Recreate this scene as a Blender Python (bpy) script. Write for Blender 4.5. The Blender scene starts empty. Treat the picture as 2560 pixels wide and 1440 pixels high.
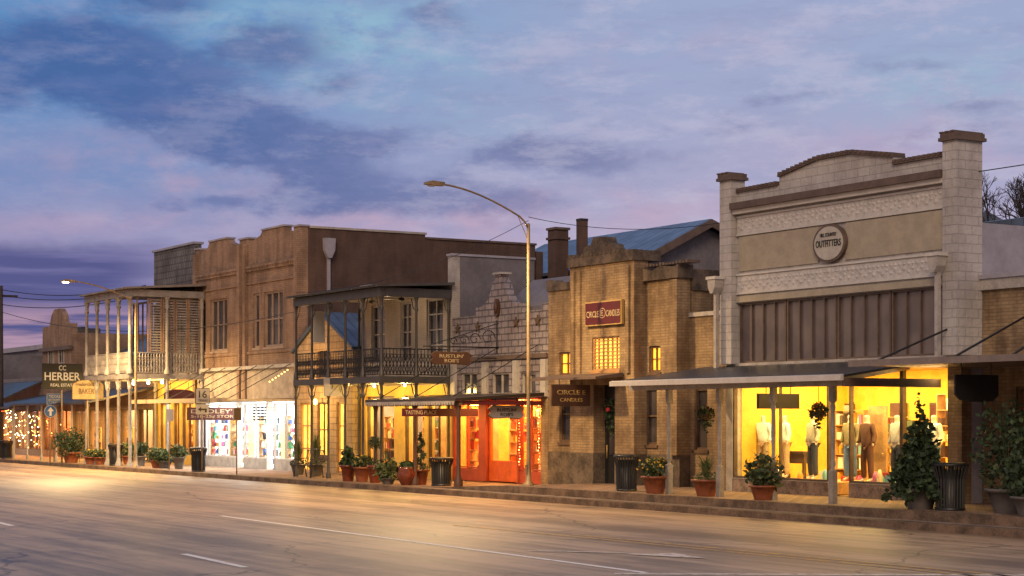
import bpy, math, random
from mathutils import Vector
R = random.Random(7)
scene = bpy.context.scene
COL = scene.collection
H = 2.3; FP = 4540.0; CC = 0.8545; SS = 0.5195
# ---- survey helpers: street axis = x (buildings run towards -x), y = distance across the street
def wx(u, T):
    q = (u-1280)/FP
    return -T*(CC-SS*q)/(CC*q+SS)
def wy(u, x):
    return CC*(-x)/(5313.0/(u+1480)-SS)
def dep(x, y): return SS*y-CC*x
def zz(v, x, y): return H+(1045-v)*dep(x, y)/FP
def wz(u, v, T): return zz(v, wx(u, T), T)
def zs(x):
    t = min(1, max(0, (50+x)/6.0)); t = t*t*(3-2*t)
    return 0.16+0.2*t
def lin(r, g, b):
    f = lambda c: (c/255/12.92) if c/255 <= .04045 else ((c/255+.055)/1.055)**2.4
    return (f(r), f(g), f(b), 1)
# ------------------------------------------------------------ materials
class NT:
    def __init__(s, nt): s.nt = nt
    def n(s, t, **k):
        o = s.nt.nodes.new(t)
        for a, b in k.items(): setattr(o, a, b)
        return o
    def l(s, a, b): s.nt.links.new(a, b)
    def put(s, sock, v):
        if isinstance(v, bpy.types.NodeSocket): s.l(v, sock)
        else: sock.default_value = v
    def m(s, op, a, b=None, c=None, clamp=False):
        o = s.n('ShaderNodeMath', operation=op); o.use_clamp = clamp
        s.put(o.inputs[0], a)
        if b is not None: s.put(o.inputs[1], b)
        if c is not None: s.put(o.inputs[2], c)
        return o.outputs[0]
    def mix(s, f, a, b, mode='MIX'):
        o = s.n('ShaderNodeMix', data_type='RGBA', blend_type=mode)
        s.put(o.inputs[0], f); s.put(o.inputs[6], a); s.put(o.inputs[7], b)
        return o.outputs[2]
    def ss(s, v, a, b):
        o = s.n('ShaderNodeMapRange', interpolation_type='SMOOTHSTEP')
        s.put(o.inputs[0], v); s.put(o.inputs[1], a); s.put(o.inputs[2], b)
        return o.outputs[0]
    def noise(s, vec, scale, detail=4, rough=.55, dist=0):
        o = s.n('ShaderNodeTexNoise'); s.put(o.inputs['Vector'], vec)
        o.inputs['Scale'].default_value = scale; o.inputs['Detail'].default_value = detail
        o.inputs['Roughness'].default_value = rough; o.inputs['Distortion'].default_value = dist
        return o
    def comb(s, x, y, z=0.0):
        o = s.n('ShaderNodeCombineXYZ'); s.put(o.inputs[0], x); s.put(o.inputs[1], y); s.put(o.inputs[2], z)
        return o.outputs[0]
def newmat(name):
    m = bpy.data.materials.new(name); m.use_nodes = True
    nt = m.node_tree; t = NT(nt); b = nt.nodes['Principled BSDF']
    tc = t.n('ShaderNodeTexCoord'); return m, t, b, tc.outputs['Object']
def c4(c): return (c[0], c[1], c[2], 1)
def sc3(c, k): return (min(1, c[0]*k), min(1, c[1]*k), min(1, c[2]*k), 1)
def plain(name, col, rough=.6, metal=0, var=.18, scale=2.5, bump=0.0, bs=30, emit=0):
    m, t, b, oc = newmat(name)
    n = t.noise(oc, scale, 4, .65)
    n2 = t.noise(oc, scale*9, 2, .6)
    f = t.m('ADD', t.m('MULTIPLY', n.outputs[0], .7), t.m('MULTIPLY', n2.outputs[0], .3))
    c = t.mix(t.ss(f, .35, .65), sc3(col, 1-var), sc3(col, 1+var))
    t.l(c, b.inputs['Base Color'])
    t.put(b.inputs['Roughness'], t.m('ADD', t.m('MULTIPLY', n2.outputs[0], .2), rough-.1))
    b.inputs['Metallic'].default_value = metal
    if bump:
        bn = t.n('ShaderNodeBump'); bn.inputs['Strength'].default_value = bump; bn.inputs['Distance'].default_value = .02
        t.l(t.noise(oc, bs, 4).outputs[0], bn.inputs['Height']); t.l(bn.outputs[0], b.inputs['Normal'])
    return m
def brick(name, c1, c2, mort, bw=.22, bh=.075, ms=.008, bump=.5, var=.25, rocky=0):
    m, t, b, oc = newmat(name)
    sp = t.n('ShaderNodeSeparateXYZ'); t.l(oc, sp.inputs[0])
    v = t.comb(t.m('ADD', sp.outputs[0], sp.outputs[1]), sp.outputs[2])
    br = t.n('ShaderNodeTexBrick'); t.l(v, br.inputs['Vector'])
    br.inputs['Scale'].default_value = 1; br.inputs['Brick Width'].default_value = bw
    br.inputs['Row Height'].default_value = bh; br.inputs['Mortar Size'].default_value = ms
    br.inputs['Mortar Smooth'].default_value = .3
    br.inputs['Color1'].default_value = c4(c1); br.inputs['Color2'].default_value = c4(c2); br.inputs['Mortar'].default_value = c4(mort)
    n = t.noise(oc, .9, 5, .65); n2 = t.noise(t.comb(t.m('ADD', sp.outputs[0], sp.outputs[1]), t.m('MULTIPLY', sp.outputs[2], .15)), 3, 4)
    f = t.m('ADD', t.m('MULTIPLY', n.outputs[0], .6), t.m('MULTIPLY', n2.outputs[0], .4))
    dirt = t.mix(t.ss(f, .38, .62), (1-var*1.6, 1-var*1.7, 1-var*1.7, 1), (1, 1, 1, 1))
    t.l(t.mix(1.0, br.outputs[0], dirt, 'MULTIPLY'), b.inputs['Base Color'])
    b.inputs['Roughness'].default_value = .85
    bn = t.n('ShaderNodeBump'); bn.inputs['Strength'].default_value = bump; bn.inputs['Distance'].default_value = .03 if rocky else .012
    h = t.m('SUBTRACT', 1.0, br.outputs['Fac'])
    if rocky: h = t.m('ADD', h, t.m('MULTIPLY', t.noise(oc, 9, 4).outputs[0], rocky))
    t.l(h, bn.inputs['Height']); t.l(bn.outputs[0], b.inputs['Normal'])
    return m
def emis(name, col, st, var=0, sample=False):
    m, t, b, oc = newmat(name)
    b.inputs['Base Color'].default_value = c4(col)
    if var:
        c = t.mix(t.ss(t.noise(oc, 2.2, 4).outputs[0], .3, .7), sc3(col, 1-var), c4(col)); t.l(c, b.inputs['Emission Color'])
    else: b.inputs['Emission Color'].default_value = c4(col)
    b.inputs['Emission Strength'].default_value = st
    if not sample: m.cycles.emission_sampling = 'NONE'
    return m
def glassmat(name, refl=.12, tint=(1, 1, 1)):
    m = bpy.data.materials.new(name); m.use_nodes = True; t = NT(m.node_tree); m.node_tree.nodes.clear()
    o = t.n('ShaderNodeOutputMaterial'); tr = t.n('ShaderNodeBsdfTransparent'); gl = t.n('ShaderNodeBsdfGlossy')
    tr.inputs[0].default_value = c4(tint); gl.inputs['Roughness'].default_value = .04; gl.inputs[0].default_value = (.9, .9, .95, 1)
    mx = t.n('ShaderNodeMixShader'); lw = t.n('ShaderNodeLayerWeight'); lw.inputs[0].default_value = .25
    t.l(t.m('ADD', t.m('MULTIPLY', lw.outputs['Fresnel'], .25), refl*.3), mx.inputs[0])
    t.l(tr.outputs[0], mx.inputs[1]); t.l(gl.outputs[0], mx.inputs[2]); t.l(mx.outputs[0], o.inputs[0])
    return m
def darkglass(name, c1, c2, rough=.12):
    m, t, b, oc = newmat(name)
    n = t.noise(oc, .8, 3)
    t.l(t.mix(t.ss(n.outputs[0], .35, .65), c4(c1), c4(c2)), b.inputs['Base Color'])
    b.inputs['Roughness'].default_value = rough; b.inputs['Specular IOR Level'].default_value = .6
    return m
def seam(name, col, axis='x', period=.4, rough=.4, metal=.5, bump=.6):
    m, t, b, oc = newmat(name)
    sp = t.n('ShaderNodeSeparateXYZ'); t.l(oc, sp.inputs[0])
    v = sp.outputs[{'x': 0, 'y': 1}[axis]]
    s = t.m('ABSOLUTE', t.m('SINE', t.m('MULTIPLY', v, math.pi/period)))
    ln = t.ss(s, .0, .22)
    n = t.noise(oc, 1.2, 5)
    c = t.mix(t.ss(n.outputs[0], .35, .65), sc3(col, .75), sc3(col, 1.2))
    t.l(t.mix(ln, sc3(col, .4), c), b.inputs['Base Color'])
    b.inputs['Roughness'].default_value = rough; b.inputs['Metallic'].default_value = metal
    bn = t.n('ShaderNodeBump'); bn.inputs['Strength'].default_value = bump; bn.inputs['Distance'].default_value = .03
    t.l(t.m('SUBTRACT', 1.0, ln), bn.inputs['Height']); t.l(bn.outputs[0], b.inputs['Normal'])
    return m
def roadmat():
    m, t, b, oc = newmat('asphalt')
    sp = t.n('ShaderNodeSeparateXYZ'); t.l(oc, sp.inputs[0])
    st = t.comb(t.m('MULTIPLY', sp.outputs[0], .03), sp.outputs[1])
    n1 = t.noise(st, .9, 5, .6, .2); n2 = t.noise(oc, .45, 6, .65); n3 = t.noise(oc, 40, 3, .7)
    n4 = t.noise(st, 3.5, 4); n5 = t.noise(t.comb(t.m('MULTIPLY', sp.outputs[0], .25), sp.outputs[1]), 2.2, 6, .7)
    f = t.m('ADD', t.m('MULTIPLY', n1.outputs[0], .35), t.m('ADD', t.m('MULTIPLY', n2.outputs[0], .2), t.m('ADD', t.m('MULTIPLY', n4.outputs[0], .25), t.m('MULTIPLY', n5.outputs[0], .2))))
    c = t.mix(t.ss(f, .42, .58), (.14, .092, .055, 1), (.44, .3, .185, 1))
    c = t.mix(t.m('MULTIPLY', t.ss(n3.outputs[0], .3, .7), .3), c, (.46, .34, .23, 1))
    spots = t.ss(t.noise(oc, 1.7, 5, .7).outputs[0], .62, .72)
    c = t.mix(t.m('MULTIPLY', spots, .45), c, (.07, .05, .035, 1))
    wv = t.n('ShaderNodeTexVoronoi', feature='DISTANCE_TO_EDGE'); wv.inputs['Scale'].default_value = .13
    vv = t.n('ShaderNodeVectorMath', operation='ADD'); t.l(oc, vv.inputs[0]); t.l(t.noise(oc, .8, 4).outputs[1], vv.inputs[1])
    t.l(vv.outputs[0], wv.inputs['Vector'])
    cr = t.ss(wv.outputs[0], .001, .006)
    c = t.mix(t.m('SUBTRACT', 1.0, cr), c, t.mix(.6, c, (.02, .018, .017, 1)))
    t.l(c, b.inputs['Base Color'])
    t.put(b.inputs['Roughness'], t.m('ADD', .3, t.m('MULTIPLY', f, .36)))
    b.inputs['Specular IOR Level'].default_value = .4
    bn = t.n('ShaderNodeBump'); bn.inputs['Strength'].default_value = .5; bn.inputs['Distance'].default_value = .01
    t.l(n3.outputs[0], bn.inputs['Height']); t.l(bn.outputs[0], b.inputs['Normal'])
    return m
def paintmat(name, col, lo=.3, hi=.46):
    m, t, b, oc = newmat(name)
    n = t.noise(oc, 6, 6, .7)
    t.l(t.mix(t.ss(n.outputs[0], lo, hi), (.34, .235, .15, 1), c4(col)), b.inputs['Base Color'])
    b.inputs['Roughness'].default_value = .6
    return m
ROAD = roadmat()
WLINE = paintmat('worn white road paint', (.85, .78, .68)); WLINE2 = paintmat('faded white road paint', (.72, .62, .5), .36, .55); YLINE = paintmat('worn yellow road paint', (.68, .38, .05), .42, .62)
CONC = plain('pavement concrete', (.2, .15, .12), .8, var=.35, scale=1.2, bump=.4)
PAVER = brick('pavement bricks', (.28, .18, .12), (.22, .14, .09), (.13, .09, .06), .22, .11, .008, .4)
KERB = plain('kerb stone', (.13, .085, .055), .85, var=.5, scale=2, bump=.6, bs=15)
EARTH = plain('earth', (.08, .07, .05), .9)
TANB = brick('tan brick', (.36, .25, .135), (.28, .185, .095), (.22, .16, .1), .24, .08, .01, .5, .34)
BRNB = brick('rosy tan brick', (.36, .235, .155), (.3, .195, .125), (.22, .145, .1), .24, .08, .008, .4, .26)
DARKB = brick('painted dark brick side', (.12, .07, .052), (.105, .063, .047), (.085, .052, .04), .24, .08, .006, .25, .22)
CREAM = brick('cream painted brick', (.5, .44, .36), (.46, .4, .33), (.34, .29, .24), .24, .08, .008, .4, .15)
YELW = plain('yellow stucco', (.62, .4, .09), .8, var=.14, bump=.2)
ROCK = brick('rock faced pale block', (.36, .31, .31), (.29, .255, .265), (.14, .12, .13), .42, .21, .024, .9, .26, 1.6)
WROCK = brick('white rock faced block', (.5, .475, .455), (.465, .44, .42), (.38, .36, .345), .42, .21, .012, .6, .16, 1.2)
ORN = plain('white pressed metal', (.51, .485, .46), .6, var=.14, scale=5, bump=.9, bs=12)
WHITE = plain('white paint', (.55, .52, .48), .5, var=.1)
WHITE2 = plain('grey white paint', (.38, .35, .32), .6, var=.22)
POSTM = plain('weathered post paint', (.26, .24, .22), .6, var=.25)
BEIGE = plain('beige panel', (.37, .32, .24), .7, var=.12, bump=.1)
PBROWN = plain('brown trim paint', (.11, .075, .058), .55, var=.25)
GREYW = plain('grey lilac stucco', (.155, .142, .158), .85, var=.2, scale=.8, bump=.2)
GREYS = plain('pale grey side render', (.31, .3, .35), .8, var=.15, scale=.7, bump=.2)
DSTONE = plain('dark stained stone', (.1, .075, .055), .9, var=.55, scale=2, bump=.8, bs=10)
MARB = plain('brown marble', (.25, .19, .15), .3, var=.5, scale=3)
BLUR = seam('blue metal roof', (.1, .15, .22), 'x', .4)
BLURY = seam('blue metal roof across', (.08, .12, .18), 'y', .4)
GALV = seam('galvanised roof', (.17, .2, .26), 'x', .6, .4, .7)
PRESS = brick('grey pressed metal', (.19, .18, .18), (.16, .15, .155), (.09, .085, .09), .3, .3, .03, .6, .3)
IRON = plain('dark iron', (.018, .017, .018), .5, metal=.3)
IRONG = plain('grey green iron', (.07, .065, .06), .5, metal=.2)
BLACK = plain('black paint', (.012, .012, .013), .45)
STEEL = plain('lamp-tinted galvanised pole', (.27, .19, .1), .55, metal=.2, var=.3)  # golden lamp glow painted into the grey steel colour
WOOD = plain('dark wood', (.1, .06, .035), .6, var=.3)
WOODL = plain('light wood', (.45, .27, .11), .55, var=.25)
TERRA = plain('terracotta', (.2, .06, .026), .5, var=.35, scale=6)
TERRAG = plain('glazed red pot', (.13, .03, .015), .18, var=.3, scale=6)
POTG = plain('grey pot', (.1, .09, .085), .7)
RED = plain('dark red sign', (.075, .008, .012), .5, var=.1)
CREAMP = plain('cream lettering', (.42, .33, .2), .5, var=.05)
WHT = plain('white lettering', (.6, .57, .52), .5, var=.04)
GOLD = plain('gold lettering', (.42, .28, .1), .4, var=.1)
BLUES = plain('blue sign', (.02, .1, .3), .4, var=.08)
BRSIGN = plain('brown sign', (.07, .032, .02), .5)
TANS = plain('tan sign', (.33, .24, .11), .5)
WSIGN = plain('white sign', (.42, .4, .37), .5, var=.08)
L1 = plain('leaf dark', (.022, .045, .018), .7, var=.4, scale=8)
L2 = plain('leaf mid', (.045, .075, .025), .7, var=.4, scale=8)
L3 = plain('leaf olive', (.09, .1, .032), .7, var=.4, scale=8)
FLY = plain('yellow petals', (.6, .36, .04), .6); FLR = plain('red petals', (.5, .03, .04), .6)
BARK = plain('bark', (.045, .035, .035), .9)
GLASS = glassmat('shop glass')
DGL = darkglass('dark window glass', (.02, .02, .025), (.07, .06, .06))
BGL = darkglass('brown transom glass', (.1, .08, .08), (.17, .135, .125), .3)
EOR = emis('glowing orange pane', (1, .36, .03), 2.6, .4, True)  # emission in the pane stands in for a lit room behind
EYE = emis('glowing yellow pane', (1, .55, .09), 2.0, .45, True)  # self-glowing pane in place of lamplight from inside
EBULB = emis('warm bulb', (1, .5, .12), 9); EWH = emis('white bulb', (1, .85, .6), 12); EPUR = emis('purple bulb', (.45, .12, 1), 8); ERED = emis('red bulb', (1, .12, .03), 7)
ELAMP = emis('street lamp lens', (1, .85, .5), 30)
# ------------------------------------------------------------ mesh builder
class MB:
    def __init__(s): s.v = []; s.f = []; s.mi = []; s.sm = []; s.mats = []
    def M(s, m):
        if m not in s.mats: s.mats.append(m)
        return s.mats.index(m)
    def add(s, vs, fs, mat, sm=False):
        b = len(s.v); s.v += [tuple(p) for p in vs]; k = s.M(mat)
        for f in fs: s.f.append([b+i for i in f]); s.mi.append(k); s.sm.append(sm)
        return s
    def poly(s, pts, mat): return s.add(pts, [list(range(len(pts)))], mat)
    def box(s, x0, x1, y0, y1, z0, z1, mat):
        v = [(x0, y0, z0), (x1, y0, z0), (x1, y1, z0), (x0, y1, z0), (x0, y0, z1), (x1, y0, z1), (x1, y1, z1), (x0, y1, z1)]
        return s.add(v, [(0, 3, 2, 1), (4, 5, 6, 7), (0, 1, 5, 4), (1, 2, 6, 5), (2, 3, 7, 6), (3, 0, 4, 7)], mat)
    def hexa(s, v, mat): return s.add(v, [(0, 3, 2, 1), (4, 5, 6, 7), (0, 1, 5, 4), (1, 2, 6, 5), (2, 3, 7, 6), (3, 0, 4, 7)], mat)
    @staticmethod
    def ccw(p):
        a = sum(p[i][0]*p[(i+1) % len(p)][1]-p[(i+1) % len(p)][0]*p[i][1] for i in range(len(p)))
        return list(p) if a > 0 else list(p)[::-1]
    def py(s, pts, y0, y1, mat):
        p = s.ccw(pts); n = len(p)
        v = [(a, y0, b) for a, b in p]+[(a, y1, b) for a, b in p]
        f = [list(range(n)), list(range(n, 2*n))[::-1]]+[[i, n+i, n+(i+1) % n, (i+1) % n] for i in range(n)]
        return s.add(v, f, mat)
    def px(s, pts, x0, x1, mat):
        p = s.ccw(pts); n = len(p)
        v = [(x1, a, b) for a, b in p]+[(x0, a, b) for a, b in p]
        f = [list(range(n)), list(range(n, 2*n))[::-1]]+[[i, n+i, n+(i+1) % n, (i+1) % n] for i in range(n)]
        return s.add(v, f, mat)
    def tube(s, path, r, n, mat, cap=True):
        P = [Vector(p) for p in path]; rr = r if isinstance(r, (list, tuple)) else [r]*len(P)
        vs = []
        for i, p in enumerate(P):
            d = (P[min(i+1, len(P)-1)]-P[max(i-1, 0)]).normalized()
            a = Vector((0, 0, 1)) if abs(d.z) < .9 else Vector((1, 0, 0))
            e = d.cross(a).normalized(); g = d.cross(e).normalized()
            for k in range(n):
                t = 2*math.pi*k/n; vs.append(p+(e*math.cos(t)+g*math.sin(t))*rr[i])
        fs = []
        for i in range(len(P)-1):
            for k in range(n): fs.append([i*n+k, (i+1)*n+k, (i+1)*n+(k+1) % n, i*n+(k+1) % n])
        s.add(vs, fs, mat, n > 5)
        if cap and n > 3:
            b = len(s.v)-len(vs); k = s.M(mat)
            s.f.append([b+i for i in range(n)]); s.f.append([b+(len(P)-1)*n+i for i in range(n)][::-1]); s.mi += [k, k]; s.sm += [False, False]
        return s
    def lathe(s, prof, cx, cy, n, mat):
        vs = []; fs = []
        for r, z in prof:
            for k in range(n):
                t = 2*math.pi*k/n; vs.append((cx+r*math.cos(t), cy+r*math.sin(t), z))
        for i in range(len(prof)-1):
            for k in range(n): fs.append([i*n+k, i*n+(k+1) % n, (i+1)*n+(k+1) % n, (i+1)*n+k])
        return s.add(vs, fs, mat, n > 7)
    def ball(s, c, r, mat, n=8):
        rx, ry, rz = r if isinstance(r, tuple) else (r, r, r)
        vs = []; fs = []; m = max(3, n//2)
        for i in range(m+1):
            a = math.pi*i/m
            for k in range(n):
                t = 2*math.pi*k/n; vs.append((c[0]+rx*math.sin(a)*math.cos(t), c[1]+ry*math.sin(a)*math.sin(t), c[2]-rz*math.cos(a)))
        for i in range(m):
            for k in range(n): fs.append([i*n+k, i*n+(k+1) % n, (i+1)*n+(k+1) % n, (i+1)*n+k])
        return s.add(vs, fs, mat, True)
    def wall(s, x0, x1, z0, z1, y0, y1, holes, mat):
        xs = {x0, x1}; zz_ = {z0, z1}
        for h in holes:
            for a in h[:2]:
                if x0 < a < x1: xs.add(a)
            for a in h[2:]:
                if z0 < a < z1: zz_.add(a)
        xs = sorted(xs); zl = sorted(zz_); nx = len(xs)-1; nz = len(zl)-1
        sol = [[not any(h[0] < (xs[i]+xs[i+1])/2 < h[1] and h[2] < (zl[j]+zl[j+1])/2 < h[3] for h in holes) for j in range(nz)] for i in range(nx)]
        g = lambda i, j: 0 <= i < nx and 0 <= j < nz and sol[i][j]
        for i in range(nx):
            for j in range(nz):
                if not sol[i][j]: continue
                a, b, c, d = xs[i], xs[i+1], zl[j], zl[j+1]
                s.poly([(a, y0, c), (b, y0, c), (b, y0, d), (a, y0, d)], mat)
                s.poly([(b, y1, c), (a, y1, c), (a, y1, d), (b, y1, d)], mat)
                if not g(i-1, j): s.poly([(a, y1, c), (a, y0, c), (a, y0, d), (a, y1, d)], mat)
                if not g(i+1, j): s.poly([(b, y0, c), (b, y1, c), (b, y1, d), (b, y0, d)], mat)
                if not g(i, j-1): s.poly([(a, y0, c), (a, y1, c), (b, y1, c), (b, y0, c)], mat)
                if not g(i, j+1): s.poly([(a, y0, d), (b, y0, d), (b, y1, d), (a, y1, d)], mat)
        return s
    def leaves(s, c, r, n, size, mats, shape='ball', long=1.0):
        for _ in range(n):
            while True:
                p = [R.uniform(-1, 1) for _ in range(3)]
                q = p[0]**2+p[1]**2+p[2]**2
                if shape == 'cone':
                    w = (1-p[2])/2; q = (p[0]**2+p[1]**2)/(w*w+.02)
                    if q < 1 and (q > .3 or R.random() < .3): break
                elif q < 1 and (q > .3 or R.random() < .3): break
            lump = 1+.28*math.sin(p[0]*7+c[0]*3)*math.cos(p[2]*6+p[1]*5)
            P = Vector((c[0]+p[0]*r[0]*lump, c[1]+p[1]*r[1]*lump, c[2]+p[2]*r[2]*lump))
            d = Vector((R.gauss(0, 1), R.gauss(0, 1), R.gauss(0, 1)+.4)).normalized()
            e = d.cross(Vector((R.gauss(0, 1), R.gauss(0, 1), R.gauss(0, 1)))).normalized()
            L = size*R.uniform(.6, 1.3)*long; W = size*.4*R.uniform(.7, 1.2)
            s.poly([P, P+d*L*.5+e*W, P+d*L, P+d*L*.5-e*W], R.choice(mats))
        return s
    def blades(s, c, n, h, spread, w, mats):
        for _ in range(n):
            a = R.uniform(0, 6.28); o = R.uniform(.2, 1)*spread; hh = h*R.uniform(.6, 1.1)
            d = Vector((math.cos(a), math.sin(a), 0)); sd = Vector((-d.y, d.x, 0))*w; b = Vector(c)
            p1 = b+d*o*.4+Vector((0, 0, hh*.65)); p2 = b+d*o+Vector((0, 0, hh*R.uniform(.7, 1)))
            s.add([b-sd, b+sd, p1+sd, p1-sd, p2], [(0, 1, 2, 3), (3, 2, 4)], R.choice(mats))
        return s
    def done(s, name, th=None, parent=None, label=None, **props):
        base = Vector(th.location) if th is not None else Vector((0, 0, 0))
        me = bpy.data.meshes.new(name)
        me.from_pydata([tuple(Vector(p)-base) for p in s.v], [], s.f)
        for m in s.mats: me.materials.append(m)
        me.polygons.foreach_set('material_index', s.mi); me.polygons.foreach_set('use_smooth', s.sm); me.update()
        o = bpy.data.objects.new(name, me); COL.objects.link(o)
        p = parent if parent is not None else th
        if p is not None: o.parent = p
        if label: o['label'] = label
        for k, v in props.items(): o[k] = v
        return o
def thing(name, label, category, loc, group=None):
    e = bpy.data.objects.new(name, None); e.location = loc; e.empty_display_size = .3; COL.objects.link(e)
    e['label'] = label; e['category'] = category
    if group: e['group'] = group
    return e
def light(kind, th, loc, power, col, size=(1, 1), rot=(0, 0, 0), name='ceiling_light', spot=2.6, rad=.1):
    d = bpy.data.lights.new(name, kind); d.energy = power; d.color = col
    if kind == 'AREA': d.shape = 'RECTANGLE'; d.size = size[0]; d.size_y = size[1]
    else: d.shadow_soft_size = rad
    if kind == 'SPOT': d.spot_size = spot; d.spot_blend = .6
    o = bpy.data.objects.new(name, d); COL.objects.link(o); o.parent = th
    o.location = Vector(loc)-Vector(th.location); o.rotation_euler = rot
    return o
def text(th, parent, txt, w, h, c, plane, mat, name='lettering', depth=.01):
    cu = bpy.data.curves.new('t', 'FONT'); cu.body = txt; cu.extrude = .02; cu.resolution_u = 3; cu.offset = .008
    o = bpy.data.objects.new('t', cu); COL.objects.link(o)
    dg = bpy.context.evaluated_depsgraph_get(); me = bpy.data.meshes.new_from_object(o.evaluated_get(dg))
    bpy.data.objects.remove(o); me.name = name
    xs = [v.co.x for v in me.vertices]; ys = [v.co.y for v in me.vertices]
    if not xs: return
    x0, x1, y0, y1 = min(xs), max(xs), min(ys), max(ys)
    base = Vector(th.location)
    for v in me.vertices:
        a = ((v.co.x-x0)/(x1-x0)-.5)*w; b = ((v.co.y-y0)/(y1-y0)-.5)*h; d = depth*(1 if v.co.z > 0 else 0)
        q = Vector((c[0]+a, c[1]-d, c[2]+b)) if plane == 'y' else Vector((c[0]+d, c[1]+a, c[2]+b))
        v.co = q-base
    me.materials.clear(); me.materials.append(mat)
    for p in me.polygons: p.material_index = 0
    ob = bpy.data.objects.new(name, me); COL.objects.link(ob); ob.parent = parent if parent is not None else th
    return ob
def window(th, x0, x1, y, z0, z1, nx, nz, mf, mg, fw=.06, sill=True, parent=None, name='window'):
    g = MB().poly([(x0, y+.1, z0), (x1, y+.1, z0), (x1, y+.1, z1), (x0, y+.1, z1)], mg).done(name, th, parent)
    b = MB()
    b.box(x0, x0+fw, y+.03, y+.14, z0, z1, mf).box(x1-fw, x1, y+.03, y+.14, z0, z1, mf)
    b.box(x0+fw, x1-fw, y+.03, y+.14, z1-fw, z1, mf).box(x0+fw, x1-fw, y+.03, y+.14, z0, z0+fw, mf)
    for i in range(1, nx):
        xc = x0+(x1-x0)*i/nx; b.box(xc-fw*.35, xc+fw*.35, y+.045, y+.125, z0+fw, z1-fw, mf)
    for j in range(1, nz):
        zc = z0+(z1-z0)*j/nz; b.box(x0+fw, x1-fw, y+.05, y+.12, zc-fw*.3, zc+fw*.3, mf)
    if sill: b.box(x0-.06, x1+.06, y-.06, y+.025, z0-.09, z0-.003, mf)
    b.done(name+'_frame', th, g)
    return g
def room(th, x0, x1, y0, y1, z0, z1, mw, mf, mc, power, col, n=1, front=0):
    b = MB()
    b.poly([(x0, y1, z0), (x1, y1, z0), (x1, y1, z1), (x0, y1, z1)], mw)
    b.poly([(x0, y0, z0), (x0, y1, z0), (x0, y1, z1), (x0, y0, z1)], mw)
    b.poly([(x1, y1, z0), (x1, y0, z0), (x1, y0, z1), (x1, y1, z1)], mw)
    b.poly([(x0, y0, z0), (x1, y0, z0), (x1, y1, z0), (x0, y1, z0)], mf)
    b.poly([(x0, y0, z1), (x0, y1, z1), (x1, y1, z1), (x1, y0, z1)], mc)
    b.done('shop_interior', th)
    w = (x1-x0)/n
    for i in range(n):
        light('AREA', th, (x0+w*(i+.5), y0+(y1-y0)*.55, z1-.04), power/n, col, (w*.7, (y1-y0)*.4))
    if front: light('AREA', th, ((x0+x1)/2, y0+.16, z1-.12), front, col, ((x1-x0)*.9, .15), (math.radians(38), 0, 0), name='window_fill_light')  # added fill at the window head to brighten the display
def shell(th, x0, x1, y0, y1, z0, zr, mat, roofm, right=None):
    b = MB()
    b.box(x1-.25, x1, y0, y1, z0, zr, right or mat); b.box(x0, x0+.25, y0, y1, z0, zr, mat); b.box(x0+.25, x1-.25, y1-.25, y1, z0, zr, mat)
    b.done('side_wall', th)
    MB().box(x0+.25, x1-.25, y0, y1-.25, zr-.45, zr-.3, roofm).done('roof', th)
def goods(x0, x1, y, z0, rows, rh, pal, lab, cat='shelf', depth=.3, fill=.93):
    th = thing('display_shelf', lab, cat, ((x0+x1)/2, y, z0))
    b = MB()
    for r in range(rows+1): b.box(x0, x1, y, y+depth, z0+r*rh-.012, z0+r*rh+.012, WOODL)
    b.box(x0-.03, x0, y, y+depth, z0, z0+rows*rh, WOODL).box(x1, x1+.03, y, y+depth, z0, z0+rows*rh, WOODL)
    b.done('shelf_frame', th)
    g = MB()
    for r in range(rows):
        x = x0+.03
        while x < x1-.12:
            w = R.uniform(.08, .24)
            if R.random() < fill:
                h = R.uniform(.35, .9)*rh; yy = y+R.uniform(.0, .08); z = z0+r*rh+.015
                if R.random() < .5: g.box(x, x+w*.85, yy, yy+.15, z, z+h, R.choice(pal))
                else: g.lathe([(0, z), (w*.4, z), (w*.42, z+h*.7), (w*.25, z+h*.85), (w*.25, z+h), (0, z+h)], x+w*.45, yy+.1, 7, R.choice(pal))
            x += w+R.uniform(.0, .05)
    o = g.done('goods', th); o['kind'] = 'stuff'
    return th
def pals(name, cols): return [plain(name+' goods', c, .4, var=.1) for c in cols]
PW = pals('mixed', [(.6, .06, .05), (.06, .15, .5), (.8, .75, .7), (.05, .3, .12), (.7, .35, .05), (.03, .03, .04), (.6, .15, .35), (.8, .8, .8), (.1, .08, .08), (.15, .4, .5), (.8, .8, .8)])
PO = pals('amber', [(.85, .3, .04), (.85, .45, .08), (.45, .04, .01), (.9, .7, .3), (.4, .08, .02), (.15, .03, .02), (.95, .85, .6)])
PY = pals('warm', [(.5, .2, .06), (.2, .06, .03), (.8, .65, .4), (.08, .04, .03), (.5, .08, .05), (.12, .16, .08), (.85, .8, .7), (.8, .6, .25)])
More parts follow.
